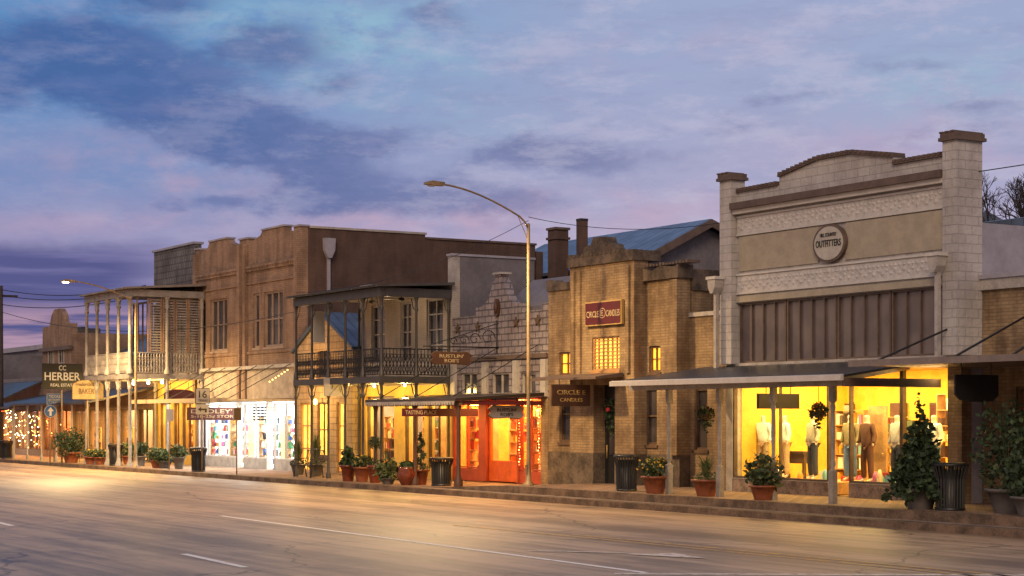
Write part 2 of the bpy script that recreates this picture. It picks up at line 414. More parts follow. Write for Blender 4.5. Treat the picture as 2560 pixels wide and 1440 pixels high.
# ------------------------------------------------------------ world sky
W = bpy.data.worlds.new("World"); scene.world = W; W.use_nodes = True
W.node_tree.nodes.clear(); t = NT(W.node_tree)
tc = t.n('ShaderNodeTexCoord'); nv = t.n('ShaderNodeVectorMath', operation='NORMALIZE'); t.l(tc.outputs['Generated'], nv.inputs[0])
sp = t.n('ShaderNodeSeparateXYZ'); t.l(nv.outputs[0], sp.inputs[0])
DX, DY, DZ = sp.outputs
av = t.m('ADD', t.m('MULTIPLY', DX, SS), t.m('MULTIPLY', DY, CC)); bv = t.m('ADD', t.m('MULTIPLY', DX, -CC), t.m('MULTIPLY', DY, SS))
AZ = t.m('ARCTAN2', av, bv); EL = t.m('ARCSINE', DZ)
base_v = t.comb(AZ, t.m('MULTIPLY', EL, 1.9))
wn = t.noise(base_v, 17, 6, .6); wn2 = t.noise(base_v, 46, 5, .65); wn3 = t.noise(base_v, 7, 2, .5)
ws = t.n('ShaderNodeSeparateXYZ'); t.l(wn.outputs[1], ws.inputs[0])
AZW = t.m('ADD', AZ, t.m('MULTIPLY', t.m('SUBTRACT', ws.outputs[0], .5), .07)); ELW = t.m('ADD', EL, t.m('MULTIPLY', t.m('SUBTRACT', ws.outputs[1], .5), .03))
def blob(u, v, ru, rv, ang, amp):
    a0 = math.atan((u-1280)/FP); e0 = math.atan((1045-v)/FP)
    ca, sa = math.cos(math.radians(ang)), math.sin(math.radians(ang))
    dx = t.m('SUBTRACT', AZW, a0); dy = t.m('SUBTRACT', ELW, e0)
    p = t.m('DIVIDE', t.m('ADD', t.m('MULTIPLY', dx, ca), t.m('MULTIPLY', dy, sa)), ru/FP)
    q = t.m('DIVIDE', t.m('SUBTRACT', t.m('MULTIPLY', dy, ca), t.m('MULTIPLY', dx, sa)), rv/FP)
    r = t.m('ADD', t.m('MULTIPLY', p, p), t.m('MULTIPLY', q, q))
    return t.m('MULTIPLY', t.m('EXPONENT', t.m('MULTIPLY', r, -1.0)), amp)
def total(L):
    s = L[0]
    for k in L[1:]: s = t.m('ADD', s, k)
    return s
hz = t.ss(AZ, -.26, .12)
top = t.mix(hz, lin(92, 142, 194), lin(158, 170, 204)); mid = t.mix(hz, lin(124, 144, 190), lin(168, 168, 200)); low = t.mix(hz, lin(156, 148, 186), lin(190, 172, 196))
col = t.mix(t.ss(EL, .08, .13), low, t.mix(t.ss(EL, .12, .21), mid, top))
cy = total([blob(880, 80, 280, 80, 10, .9), blob(560, 60, 170, 60, 0, .6), blob(2420, 240, 340, 80, 0, .5), blob(1180, 300, 280, 60, -15, .3), blob(760, 200, 200, 40, -20, .4), blob(1100, 150, 250, 40, 0, .4)])
col = t.mix(t.m('MULTIPLY', t.m('MULTIPLY', cy, t.ss(wn2.outputs[0], .3, .6)), .8, clamp=True), col, lin(150, 190, 210))
pk = total([blob(450, 440, 330, 60, -5, .55), blob(1500, 520, 500, 50, 0, .55), blob(2400, 380, 420, 80, 0, .4), blob(450, 290, 90, 20, 0, .5), blob(120, 30, 100, 25, 0, .4), blob(300, 560, 400, 40, 0, .4), blob(1050, 550, 300, 40, 0, .5), blob(1700, 120, 400, 50, 5, .25)])
col = t.mix(t.m('MULTIPLY', pk, t.ss(wn.outputs[0], .35, .6), clamp=True), col, lin(200, 168, 190))
dk = total([blob(60, 170, 360, 110, 10, .95), blob(400, 260, 380, 95, -12, .95), blob(700, 130, 150, 60, 10, .8), blob(640, 370, 280, 70, -10, .85), blob(860, 350, 240, 40, 5, .75), blob(420, 20, 120, 32, 0, .65), blob(1080, 40, 130, 40, 0, .7),
            blob(1370, 370, 170, 50, 5, .75), blob(1520, 400, 250, 42, 0, .6), blob(1080, 480, 220, 50, 0, .7), blob(600, 520, 280, 30, 0, .7), blob(830, 470, 110, 50, 0, .65), blob(1980, 240, 130, 24, 0, .55), blob(1790, 320, 130, 28, 5, .55), blob(2480, 285, 110, 24, 0, .55), blob(2430, 350, 200, 34, 0, .5), blob(2300, 190, 120, 18, 0, .5), blob(850, 210, 90, 45, 0, .6), blob(1300, 520, 220, 36, 0, .5), blob(1300, 200, 260, 50, 0, .3)])
nz = t.m('ADD', t.m('MULTIPLY', wn.outputs[0], .45), t.m('ADD', t.m('MULTIPLY', wn2.outputs[0], .35), t.m('MULTIPLY', wn3.outputs[0], .2)))
dm = t.ss(t.m('ADD', dk, t.m('MULTIPLY', t.m('SUBTRACT', nz, .5), 2.5)), .18, .9)
dcol = t.mix(hz, lin(66, 96, 154), lin(124, 130, 170))
dcol = t.mix(t.m('MULTIPLY', t.ss(wn2.outputs[0], .42, .62), .4), dcol, t.mix(hz, lin(90, 114, 170), lin(142, 140, 180)))
col = t.mix(t.m('MULTIPLY', dm, .85), col, dcol)
wi = t.noise(t.comb(t.m('MULTIPLY', AZ, .6), t.m('MULTIPLY', EL, 3)), 30, 5, .65)
col = t.mix(t.m('MULTIPLY', t.ss(wi.outputs[0], .45, .72), .25), col, lin(132, 138, 178))
wi2 = t.noise(t.comb(t.m('MULTIPLY', AZ, .8), t.m('MULTIPLY', EL, 2.4), 3.0), 20, 6, .7)
col = t.mix(t.m('MULTIPLY', t.m('MULTIPLY', t.ss(wi2.outputs[0], .46, .66), .45), t.m('ADD', .3, t.m('MULTIPLY', hz, .7))), col, lin(196, 192, 214))
bank = t.m('MULTIPLY', t.ss(t.m('ADD', EL, t.m('MULTIPLY', ws.outputs[1], .012)), .104, .092), t.ss(AZ, -.15, -.225))
stk = t.noise(t.comb(t.m('MULTIPLY', AZ, 1.0), t.m('MULTIPLY', EL, 14)), 8, 4)
col = t.mix(t.m('MULTIPLY', bank, .9), col, t.mix(t.ss(stk.outputs[0], .45, .7), lin(76, 80, 134), lin(112, 110, 158)))
lowpk = t.m('MULTIPLY', t.m('MULTIPLY', t.ss(EL, .066, .05), t.ss(stk.outputs[0], .4, .55)), t.ss(AZ, -.14, -.22))
col = t.mix(t.m('MULTIPLY', lowpk, .8), col, lin(190, 154, 172))
back = t.ss(t.m('ABSOLUTE', AZ), .5, 1.2)
col = t.mix(back, col, t.mix(t.ss(EL, 0, .6), lin(212, 180, 165), lin(152, 154, 180)))
col = t.mix(t.ss(EL, .0, -.05), col, (.05, .04, .03, 1))
bg = t.n('ShaderNodeBackground'); t.l(col, bg.inputs[0]); bg.inputs[1].default_value = 1.0
wo = t.n('ShaderNodeOutputWorld'); t.l(bg.outputs[0], wo.inputs[0])
W.cycles.sampling_method = 'MANUAL'; W.cycles.sample_map_resolution = 256
sd = bpy.data.lights.new('fill_sun', 'SUN'); sd.energy = 1.45; sd.color = (1, .72, .46); sd.angle = math.radians(25)  # warm fill from behind the camera, standing in for unseen street lamps
so = bpy.data.objects.new('fill_sun', sd); COL.objects.link(so)
so.rotation_euler = Vector((-.6, .6, -.55)).to_track_quat('-Z', 'Y').to_euler()
# ------------------------------------------------------------ ground
MB().poly([(-900, -500, -.02), (500, -500, -.02), (500, 900, -.02), (-900, 900, -.02)], EARTH).done('ground', kind='structure')
MB().poly([(-300, -6, 0), (60, -6, 0), (60, 26.42, 0), (-300, 26.42, 0)], ROAD).done('road', kind='structure')
xsamp = [-160]+[-100+i*2.5 for i in range(20)]+[-50+i*.5 for i in range(14)]+[-43+i*3 for i in range(12)]
b = MB(); k = MB(); st_ = MB()
for a, c in zip(xsamp[:-1], xsamp[1:]):
    za, zc = zs(a), zs(c)
    k.hexa([(a, 26.4, -.1), (c, 26.4, -.1), (c, 26.62, -.1), (a, 26.62, -.1), (a, 26.4, .155), (c, 26.4, .155), (c, 26.62, .155), (a, 26.62, .155)], KERB)
    if c <= -50:
        b.poly([(a, 26.62, za), (c, 26.62, zc), (c, 34, zc), (a, 34, za)], PAVER)
    else:
        b.poly([(a, 26.62, .16), (c, 26.62, .16), (c, 26.95, .16), (a, 26.95, .16)], CONC)
        st_.hexa([(a, 26.95, .0), (c, 26.95, .0), (c, 27.15, .0), (a, 27.15, .0), (a, 26.95, za), (c, 26.95, zc), (c, 27.15, zc), (a, 27.15, za)], KERB)
        b.poly([(a, 27.15, za), (c, 27.15, zc), (c, 34, zc), (a, 34, za)], PAVER)
b.done('pavement', kind='structure'); k.done('kerb', kind='structure'); st_.done('kerb_step', kind='structure')
m = MB()
def stripe(pts, w, mat, z=.006):
    for p, q in zip(pts[:-1], pts[1:]):
        d = Vector((q[0]-p[0], q[1]-p[1], 0)).normalized(); n = Vector((-d.y, d.x, 0))*w/2
        P = Vector((p[0], p[1], z)); Q = Vector((q[0], q[1], z)); m.poly([P-n, Q-n, Q+n, P+n], mat)
stripe([(-40, 16.3), (-22, 15.7)], .14, WLINE)
for s0 in (26, 38.6, 51, 63, 75, 87): stripe([(-s0-3.1, 11.2), (-s0, 11.0)], .14, WLINE)
stripe([(-22.1, 15.2), (-18.5, 20.6)], .25, WLINE2)
stripe([(-34, 19.2), (-19, 19.5)], .14, YLINE); stripe([(-30, 19.6), (-17, 19.95)], .14, YLINE)
stripe([(-26.6, 16.5), (-26.2, 17.0), (-25.6, 17.5), (-24.6, 17.9)], .16, WLINE2, .009)
m.poly([(-25.0, 17.5, .012), (-23.6, 18.1, .012), (-24.9, 18.35, .012)], WLINE2)
m.done('road_markings', kind='structure')
# ------------------------------------------------------------ J : white pressed-metal shop
x0 = wx(1815, 30); x1 = wx(2392, 29.85); zb = .36
th = thing('shop_building', 'white stone shop with stepped parapet and lit display windows', 'building', ((x0+x1)/2, 30, zb))
zT0, zT1 = 3.74, 5.32
iw0 = x0+.5; iw1 = x1-.42
gw0 = x0+.26
b = MB()
b.wall(x0, x1, 3.6, 7.66, 30, 30.3, [(iw0, iw1, zT0, zT1)], WROCK)
xm = (x0+x1)/2
b.py([(x0, 7.66), (x1, 7.66), (x1, 8.28), (xm+2.1, 8.28), (xm+2.1, 8.46), (xm+.6, 8.72), (xm-.6, 8.72), (xm-2.1, 8.46), (xm-2.1, 8.26), (x0, 8.24)], 30, 30.3, WROCK)
b.box(x0, gw0, 30.0, 30.3, zb, 3.6, WHITE2); b.box(iw1, x1, 30.0, 30.3, zb, 3.6, TANB)
b.done('front_wall', th)
b = MB()
def cap(pts, y0, y1, h, mat):
    for p, q in zip(pts[:-1], pts[1:]):
        b.py([(p[0], p[1]), (q[0], q[1]), (q[0], q[1]+h), (p[0], p[1]+h)], y0, y1, mat)
        n = max(1, int(abs(q[0]-p[0])/.16))
        for i in range(n):
            f = (i+.5)/n; xx = p[0]+(q[0]-p[0])*f; z = p[1]+(q[1]-p[1])*f+h
            b.box(xx-.05, xx+.05, y0-.02, y1+.02, z-.02, z+.045, mat)
cap([(x0+.5, 8.245), (xm-2.12, 8.262)], 29.93, 30.37, .06, PBROWN)
cap([(xm-2.1, 8.465), (xm-.6, 8.725), (xm+.6, 8.725), (xm+2.1, 8.465)], 29.93, 30.37, .06, PBROWN)
cap([(xm+2.1, 8.285), (x1-.4, 8.285)], 29.93, 30.37, .06, PBROWN)
b.done('parapet_coping', th, label='dark brown tiled parapet coping')
MB().box(x0+.49, x1-.41, 29.72, 29.998, 7.78, 7.95, PBROWN).box(x0+.49, x1-.41, 29.82, 29.998, 7.66, 7.778, WHITE).done('cornice', th, label='dark brown moulded cornice')
for (a, c, hgt) in ((7.14, 7.56, 0), (5.6, 6.04, 0)):
    b = MB()
    b.box(iw0, iw1, 29.975, 29.999, a, c, ORN)
    b.box(iw0, iw1, 29.94, 29.997, c+.002, c+.05, WHITE); b.box(iw0, iw1, 29.94, 29.997, a-.05, a-.002, WHITE)
    n = 52
    for i in range(n):
        xx = iw0+(iw1-iw0)*(i+.5)/n; s_ = .07
        for zc in ((a+.12, c-.13) if i % 2 else (a+.2, a+.31)):
            s_ = R.uniform(.055, .085)
            b.add([(xx-s_, 29.974, zc), (xx, 29.974, zc-s_), (xx+s_, 29.974, zc), (xx, 29.974, zc+s_), (xx, 29.95, zc)], [(0, 1, 4), (1, 2, 4), (2, 3, 4), (3, 0, 4)], ORN)
    b.done('ornament_band', th, label='white pressed metal garland band')
MB().box(iw0, iw1, 29.94, 29.998, 5.34, 5.5, BEIGE).done('window_head', th)
for (a, c) in ((iw0+.1, xm-.55), (xm+.45, iw1-.1)):
    MB().box(a, c, 29.965, 29.997, 6.16, 7.06, BEIGE).done('wall_panel', th)
for (a, c, y0, y1) in ((x0-.02, x0+.48, 29.8, 30.25), (x1-.4, x1+.025, 29.8, 30.62)):
    b = MB(); b.box(a, c, y0, y1, 3.72, 8.58, WROCK); b.box(a-.07, c+.07, y0-.07, y1+.07, 8.583, 8.66, PBROWN); b.box(a-.04, c+.04, y0-.04, y1+.04, 8.663, 8.76, PBROWN)
    for i in range(3): b.box(a-.055+i*.17, a+.05+i*.17, y0-.06, y1+.06, 8.763, 8.8, PBROWN)
    b.done('corner_pier', th)
for xx in (x0+.0, x1-.42):
    b = MB(); z = 5.85
    b.py([(xx-.17, z+.12), (xx+.17, z+.12), (xx+.14, z-.1), (xx+.05, z-.25), (xx-.05, z-.25), (xx-.14, z-.1)], 29.5, 29.79, WHITE2); b.box(xx-.2, xx+.2, 29.47, 29.795, z+.122, z+.2, WHITE)
    b.box(xx-.05, xx+.05, 29.62, 29.72, 3.6, z-.25, WHITE2); b.done('downspout', th)
nb = 4; bw = (iw1-iw0)/nb
for i in range(nb):
    window(th, iw0+i*bw+.02, iw0+(i+1)*bw-.02, 30.02, zT0, zT1, 4, 1, PBROWN, BGL, .05, False)
b = MB(); b.box(iw0-.02, iw1+.02, 29.93, 29.995, 3.62, 3.74, WHITE2); b.done('window_ledge', th)
def X(u): return wx(u, 30)
room(th, gw0+.02, iw1-.02, 30.3, 34.0, .38, 3.55, plain('yellow shop wall', (.78, .47, .05), .7, var=.15), WOODL, plain('shop ceiling', (.55, .4, .2), .8), 430, (1, .7, .22), 3, 300)
dx0, dx1 = X(2068), X(2120)
for a, c, n in ((gw0, dx0, 2), (dx1, X(2250), 1), (X(2250)+.01, iw1, 1)):
    window(th, a, c, 30.0, .72, 3.58, n, 1, PBROWN, GLASS, .05, False, name='display_window')
    MB().box(a, c, 30.02, 30.2, zb, .7, MARB).box(a, c, 30.0, 30.22, .7, .718, WHITE2).done('stone_base', th)
    MB().box(a+.02, c-.02, 30.22, 31.9, .4, .7, WOODL).done('display_platform', th)
d = MB().box(dx0+.06, dx1-.06, 31.3, 31.36, .38, 2.6, WOODL).box(dx0+.18, dx1-.18, 31.28, 31.3, 1.2, 2.4, GLASS).done('door', th)
MB().ball((dx1-.14, 31.25, 1.4), .035, GOLD).done('door_handle', th, d)
shell(th, x0, x1, 30.31, 46, 0, 6.75, GREYS, BLUR)
MB().px([(30.7, 6.76), (46, 6.76), (46, 7.2), (34, 7.25)], x0+.4, x1-.02, BLURY).done('roof', th, label='low blue metal roof behind the parapet')
sg = thing('round_sign', 'round cream shop sign with dark rim on parapet wall', 'sign', (xm-.05, 29.9, 6.6))
cx = xm-.05; b = MB()
for (r, y0, y1, mt) in ((1.0, 29.87, 29.96, PBROWN), (.88, 29.855, 29.869, plain('sign face', (.44, .41, .35), .5))):
    b.py([(cx+r*.6*math.cos(a*math.pi/16), 6.6+r*.47*math.sin(a*math.pi/16)) for a in range(32)], y0, y1, mt)
b.done('sign_board', sg)
text(sg, None, 'OUTFITTERS', .92, .17, (cx, 29.85, 6.6), 'y', BLACK); text(sg, None, 'HILL COUNTRY', .6, .09, (cx, 29.85, 6.81), 'y', BLACK)
ax0, ax1 = wx(1532, 27.0), wx(2108, 27.0)
aw = thing('porch_awning', 'sloping metal pavement awning with turned white posts', 'awning', ((ax0+ax1)/2, 28.5, zb))
b = MB(); b.px([(27.0, 3.2), (27.0, 3.25), (30.0-.01, 3.68), (29.99, 3.62)], ax0, ax1, seam('awning sheet', (.05, .055, .065), 'x', .3)); b.done('awning_roof', aw)
b = MB(); b.px([(26.9, 3.13), (26.9, 3.25), (26.99, 3.27), (26.99, 3.13)], ax0-.02, ax1+.02, WHITE); b.done('gutter', aw)
b = MB(); b.box(ax1-.1, ax1-.01, 27.05, 29.95, 3.0, 3.19, PBROWN).box(ax0, ax1-.11, 27.5, 27.62, 3.02, 3.19, WHITE2)
n = 12
for i in range(n):
    xx = ax0+.1+(ax1-ax0-.4)*i/n; b.px([(27.65, 3.1), (27.65, 3.27), (29.9, 3.6), (29.9, 3.43)], xx, xx+.06, WHITE2)
b.done('awning_beam', aw)
for s_ in (31.35, 33.45, 35.5, 37.6):
    xx = -s_; z0 = zs(xx); b = MB()
    b.box(xx-.07, xx+.07, 27.49, 27.63, z0, z0+.75, POSTM)
    b.lathe([(.07, z0+.75), (.04, z0+.8), (.065, z0+.9), (.045, z0+1.0), (.045, z0+1.2), (.055, z0+1.6), (.045, z0+2.1), (.065, z0+2.2), (.04, z0+2.26), (.07, z0+2.32)], xx, 27.56, 12, POSTM)
    b.box(xx-.065, xx+.065, 27.495, 27.625, z0+2.32, 3.02, POSTM); b.done('post', aw)
light('AREA', th, ((x0+x1)/2, 29.75, 3.3), 110, (1, .7, .28), (8, .3), (math.radians(-25), 0, 0), name='window_fill_light')  # added outside the glass so shop glow spills streetward
# ------------------------------------------------------------ K : right-hand brick shop
kx0, kx1 = x1+.03, -22.0
th = thing('brick_shop', 'low tan brick shop with pale coping and flat awning', 'building', ((kx0+kx1)/2, 30.3, .36))
b = MB(); kh = [(kx0+1.0, kx0+3.2, .9, 3.0), (kx0+3.9, kx0+4.9, .36, 3.0), (kx0+5.3, kx1-.5, .9, 3.0)]
b.wall(kx0, kx1, .3, 5.2, 30.63, 30.9, kh, TANB)
b.done('front_wall', th)
MB().box(kx0, kx1, 30.55, 30.92, 5.203, 5.45, WHITE2).box(kx0, kx1, 30.51, 30.94, 5.453, 5.55, GREYS).done('parapet_coping', th)
for h in kh[::2]: window(th, h[0], h[1], 30.65, h[2], h[3], 2, 1, WOOD, GLASS, .06, False, name='display_window')
MB().box(kh[1][0]+.05, kh[1][1]-.05, 30.75, 30.8, .36, 3, WOOD).done('door', th)
room(th, kx0+.3, kx1-.3, 30.92, 33, .36, 3.1, plain('dim shop wall', (.2, .12, .06)), WOOD, WOOD, 18, (1, .4, .15))
shell(th, kx0, kx1, 30.93, 42, 0, 5.2, TANB, GREYS)
kw = thing('flat_awning', 'flat metal awning hung on iron tie rods', 'awning', (kx0+3, 28.7, 3.5))
kax0 = wx(2128, 27.0)
MB().box(kax0, kx1, 27.0, 30.6, 3.44, 3.5, seam('flat awning sheet', (.2, .17, .15), 'x', .3)).done('awning_roof', kw)
MB().box(kax0-.02, kx1, 26.93, 26.998, 3.42, 3.56, plain('awning edge', (.2, .16, .14), .5)).done('awning_edge', kw)
for u0, z1, u1 in ((2420, 4.55, 2180), (2575, 4.6, 2372), (2700, 4.6, 2520)):
    MB().tube([(wx(u0, 30.58), 30.58, z1), (wx(u1, 27.2), 27.2, 3.5)], .025, 6, IRON).ball((wx(u0, 30.58), 30.55, z1), .07, IRON).done('tie_rod', kw)
xs_ = -27.3; hs = thing('hanging_sign', 'black shield-shaped board hanging under awning', 'sign', (xs_, 28.6, 3.3))
ya, yb = wy(2388, xs_), wy(2496, xs_); zt, zl = zz(938, xs_, 28.6), zz(1005, xs_, 28.6)
b = MB(); b.px([(ya, zt), (yb, zt), (yb, zl+.15), (yb-.15, zl+.02), ((ya+yb)/2+.2, zl), ((ya+yb)/2-.2, zl), (ya+.15, zl+.04), (ya, zl+.15)], xs_-.04, xs_, BLACK); b.done('sign_board', hs)
for q_ in (ya+.2, yb-.2): MB().tube([(xs_-.02, q_, zt), (xs_-.02, q_, 3.44)], .012, 5, IRON).done('chain', hs)
# ------------------------------------------------------------ I : tan brick candle shop
th = thing('brick_shop', 'tan brick shop with raised centre bay and weathered stone coping', 'building', (wx(1585, 30.5), 30.5, .3))
T = 30.5
A0, A1, A2, A3, A4 = wx(1371, T), wx(1452, T), wx(1585, 30.1), wx(1700, T), x0-.03
def hole(u0, u1, v0, v1, Tt): return (wx(u0, Tt), wx(u1, Tt), wz((u0+u1)/2, v1, Tt), wz((u0+u1)/2, v0, Tt))
hL = [hole(1397, 1432, 880, 937, T), hole(1398, 1426, 965, 1105, T)]
hC = [hole(1480, 1548, 842, 925, 30.1), hole(1484, 1537, 962, 1215, 30.1)]
hR = [hole(1622, 1650, 865, 930, T), hole(1610, 1642, 968, 1112, T)]
hX = [hole(1735, 1768, 970, 1125, 30.85)]
zb2 = .2
b = MB(); b.wall(A0, A1, 1.25, 6.25, T, T+.3, hL, TANB); b.wall(A0, A1, zb2, 1.247, T-.02, T+.3, hL, DSTONE); b.done('front_wall', th)
b = MB(); b.wall(A1+.003, A2, 1.25, 6.84, 30.1, 30.6, hC, TANB); b.wall(A1+.003, A2, zb2, 1.247, 30.08, 30.6, hC, DSTONE)
for xx in (A1+.15, A1+.5, A2-.35): b.box(xx, xx+.16, 30.03, 30.098, 3.6, 6.7, TANB)
b.done('centre_bay', th)
b = MB(); b.wall(A2+.003, A3, 1.25, 6.23, T, T+.36, hR, TANB); b.wall(A2+.003, A3, zb2, 1.247, T-.02, T+.36, hR, DSTONE); b.box(A3-.35, A3, T-.12, T-.003, 1.25, 6.2, TANB); b.done('front_wall', th)
b = MB(); b.wall(A3+.003, A4, zb2, 5.14, 30.85, 31.15, hX, TANB); b.box(A3+.003, A4, 30.8, 31.2, 5.143, 5.26, WHITE2); b.done('front_wall', th)
b = MB()
b.py([(A0-.03, 6.253), (A1-.002, 6.253), (A1-.002, 6.62), (A1-.5, 6.6), (A1-.55, 6.48), (A0+.4, 6.5), (A0+.3, 6.6), (A0-.03, 6.6)], T-.06, T+.34, DSTONE)
cxm = (A1+A2)/2
b.py([(A1-.05, 6.843), (A2+.05, 6.843), (A2+.05, 7.15), (cxm+.9, 7.17), (cxm+.78, 7.38), (cxm+.5, 7.44), (cxm+.4, 7.62), (cxm-.3, 7.66), (cxm-.45, 7.44), (cxm-.8, 7.4), (cxm-.85, 7.17), (A1-.05, 7.12)], 30.02, 30.35, DSTONE)
b.box(A1+.1, A2+.06, 30.353, 31.0, 6.843, 7.14, DSTONE)
b.py([(A2+.06, 6.235), (A3+.08, 6.235), (A3+.08, 6.62), (A3-.1, 6.55), (A2+.9, 6.63), (A2+.5, 6.5), (A2+.06, 6.6)], T-.14, T+.4, DSTONE)
b.box(A3-.3, A3+.06, T+.403, T+3.5, 5.9, 6.5, DSTONE)
for i in range(14):
    xx = A2+.1+i*.155; b.box(xx, xx+.09, T-.15, T+.3, 6.63, 6.67+R.uniform(0, .05), PBROWN)
for i in range(12):
    xx = A1+.05+i*.24; b.box(xx, xx+.12, 30.0, 30.2, 7.12, 7.17+R.uniform(0, .06), DSTONE)
b.done('parapet_coping', th, label='dark weathered stone parapet coping')
window(th, *hL[0][:2], T+.02, *hL[0][2:], 2, 2, WOOD, EOR, .06); window(th, *hC[0][:2], 30.12, *hC[0][2:], 6, 9, plain('glass block joint', (.4, .22, .09)), EYE, .05)
window(th, *hR[0][:2], T+.02, *hR[0][2:], 2, 2, WOOD, EOR, .06)
for h, y in ((hL[1], T), (hR[1], T), (hX[0], 30.85)): window(th, h[0], h[1], y+.02, h[2], h[3], 1, 2, WOOD, DGL, .07)
h = hC[1]; d = MB().box(h[0], h[1], 30.5, 30.55, .25, h[3], BLACK).box(h[0]+.3, h[1]-.3, 30.47, 30.499, 1.2, h[3]-.3, DGL).done('door', th)
MB().tube([(h[0]+.2, 30.44, 1.1), (h[0]+.2, 30.44, 1.5)], .015, 6, GOLD).done('door_handle', th, d)
shell(th, A0, A3, T+.41, 44, 0, 6.0, TANB, GREYW)
aw = thing('door_awning', 'small dark metal awning over shop door', 'awning', (h[0], 29.8, 3.5))
b = MB(); b.px([(29.1, 3.42), (29.1, 3.49), (30.06, 3.62), (30.06, 3.5)], wx(1395, 30.1), wx(1560, 30.1), PBROWN); b.done('awning_roof', aw)
wr = thing('door_wreath', 'green wreath with red bow on dark door', 'wreath', ((h[0]+h[1])/2, 30.3, 2.6)); b = MB(); wc = ((h[0]+h[1])/2, 30.35, 2.55)
for i in range(14):
    a = i*math.pi/7; b.leaves((wc[0]+.25*math.cos(a), wc[1], wc[2]+.25*math.sin(a)), (.1, .08, .1), 14, .1, [L1, L2])
b.leaves((wc[0], wc[1], wc[2]-.45), (.18, .1, .35), 60, .12, [L1, L2]); b.done('wreath_foliage', wr)
MB().ball((wc[0], wc[1]-.12, wc[2]), (.1, .05, .07), FLR).done('bow', wr)
sg = thing('shop_sign', 'dark red shop sign with cream lettering on brick', 'sign', (cxm, 30, 5.2)); sx0, sx1 = wx(1465, 30.02), wx(1556, 30.02); sz0, sz1 = wz(1510, 813, 30), wz(1510, 752, 30); sm_ = (sx0+sx1)/2; szm = (sz0+sz1)/2
MB().box(sx0, sx1, 29.98, 30.07, sz0, sz1, GOLD).box(sx0+.04, sx1-.04, 29.965, 29.979, sz0+.04, sz1-.04, RED).done('sign_board', sg)
text(sg, None, 'CIRCLE', .64, .19, (sm_-.51, 29.962, szm-.02), 'y', CREAMP); text(sg, None, 'CANDLES', .7, .19, (sm_+.55, 29.962, szm-.02), 'y', CREAMP)
b = MB(); b.py([(sm_+.17*math.cos(a*math.pi/12), szm+.15*math.sin(a*math.pi/12)) for a in range(24)], 29.955, 29.964, CREAMP); b.py([(sm_+.145*math.cos(a*math.pi/12), szm+.128*math.sin(a*math.pi/12)) for a in range(24)], 29.948, 29.9545, RED); b.done('emblem', sg); text(sg, None, 'E', .13, .16, (sm_, 29.946, szm), 'y', CREAMP, depth=.006)
def xsign(nm, lab, u0, u1, v0, v1, x, board, rim, lines, lm, hang=None, shape='rect', pole=None, group=None):
    ya, yb = wy(u0, x), wy(u1, x); yc = (ya+yb)/2; zt, zl = zz(v0, x, yc), zz(v1, x, yc); w = yb-ya; hh = zt-zl; zc = (zt+zl)/2
    sg = thing(nm, lab, 'sign', (x, yc, zs(x) if pole else zc), group)
    if shape == 'rect': pr = lambda e: [(ya-e, zl-e), (yb+e, zl-e), (yb+e, zt+e), (ya-e, zt+e)]
    elif shape == 'round': pr = lambda e: [(yc+(w/2+e)*math.cos(i*math.pi/12), zc+(hh/2+e)*math.sin(i*math.pi/12)) for i in range(24)]
    elif shape == 'top': pr = lambda e: [(ya-e, zl-e), (yb+e, zl-e), (yb+e, zc+hh*.2)]+[(yc+(w/2+e)*math.cos(i*math.pi/8), zc+hh*.2+(hh*.3+e)*math.sin(i*math.pi/8)) for i in range(9)]+[(ya-e, zc+hh*.2)]
    else: pr = lambda e: [(ya-e, zc-hh*.25), (ya+w*.12, zl-e), (yc, zl+hh*.08-e), (yb-w*.12, zl-e), (yb+e, zc-hh*.25), (yb-w*.06, zc), (yb+e, zc+hh*.25), (yb-w*.12, zt+e), (yc, zt-hh*.05+e), (ya+w*.12, zt+e), (ya-e, zc+hh*.25), (ya+w*.06, zc)]
    b = MB(); b.px(pr(.02), x-.05, x, rim); b.px(pr(0), x+.001, x+.012, board); b.done('sign_board', sg)
    for (tx, fw, fh, fz) in lines: text(sg, None, tx, w*fw, hh*fh, (x+.015, yc, zl+hh*fz), 'x', lm)
    if hang:
        for q_ in (.2, .8): MB().tube([(x-.02, ya+w*q_, zt), (x-.02, ya+w*q_, hang)], .012, 5, IRON).done('hanger', sg)
    if pole: MB().tube([(x-.08, yc, zs(x)), (x-.08, yc, zt+.02)], pole, 8, STEEL).done('pole', sg)
    return sg
xsign('hanging_sign', 'brown wooden shop sign hanging by the door', 1380, 1474, 963, 1014, -44.6, BRSIGN, WOOD, [('CIRCLE E', .75, .22, .65), ('CANDLES', .6, .18, .28)], GOLD, 3.43)
# ------------------------------------------------------------ G : pale block shop
g0, g1 = wx(1131, T), A0-.02
th = thing('block_shop', 'pale rock-faced block shop with pointed curved gable', 'building', ((g0+g1)/2, T, .2))
gm = wx(1245, T)
b = MB()
gh = [hole(1152, 1192, 932, 986, T), hole(1229, 1272, 932, 986, T), hole(1303, 1338, 932, 986, T)]
b.wall(g0, g1, 2.95, 5.6, T, T+.3, gh, ROCK)
pf = [(g0, 5.6), (g1, 5.6), (g1, 5.92), (g1-.35, 5.92), (g1-.35, 5.72), (gm+1.5, 5.72), (gm+1.45, 5.98), (gm+1.05, 6.0), (gm+.75, 6.15), (gm+.5, 6.42), (gm+.35, 6.72), (gm+.2, 6.84), (gm+.18, 7.0), (gm-.18, 7.0), (gm-.2, 6.84), (gm-.35, 6.72), (gm-.5, 6.42), (gm-.75, 6.15), (gm-1.05, 6.0), (gm-1.45, 5.98), (gm-1.5, 5.72), (g0, 5.72)]
b.py(pf, T, T+.3, ROCK)
b.box(gm-.26, gm+.26, T-.06, T+.36, 7.003, 7.07, WHITE2)
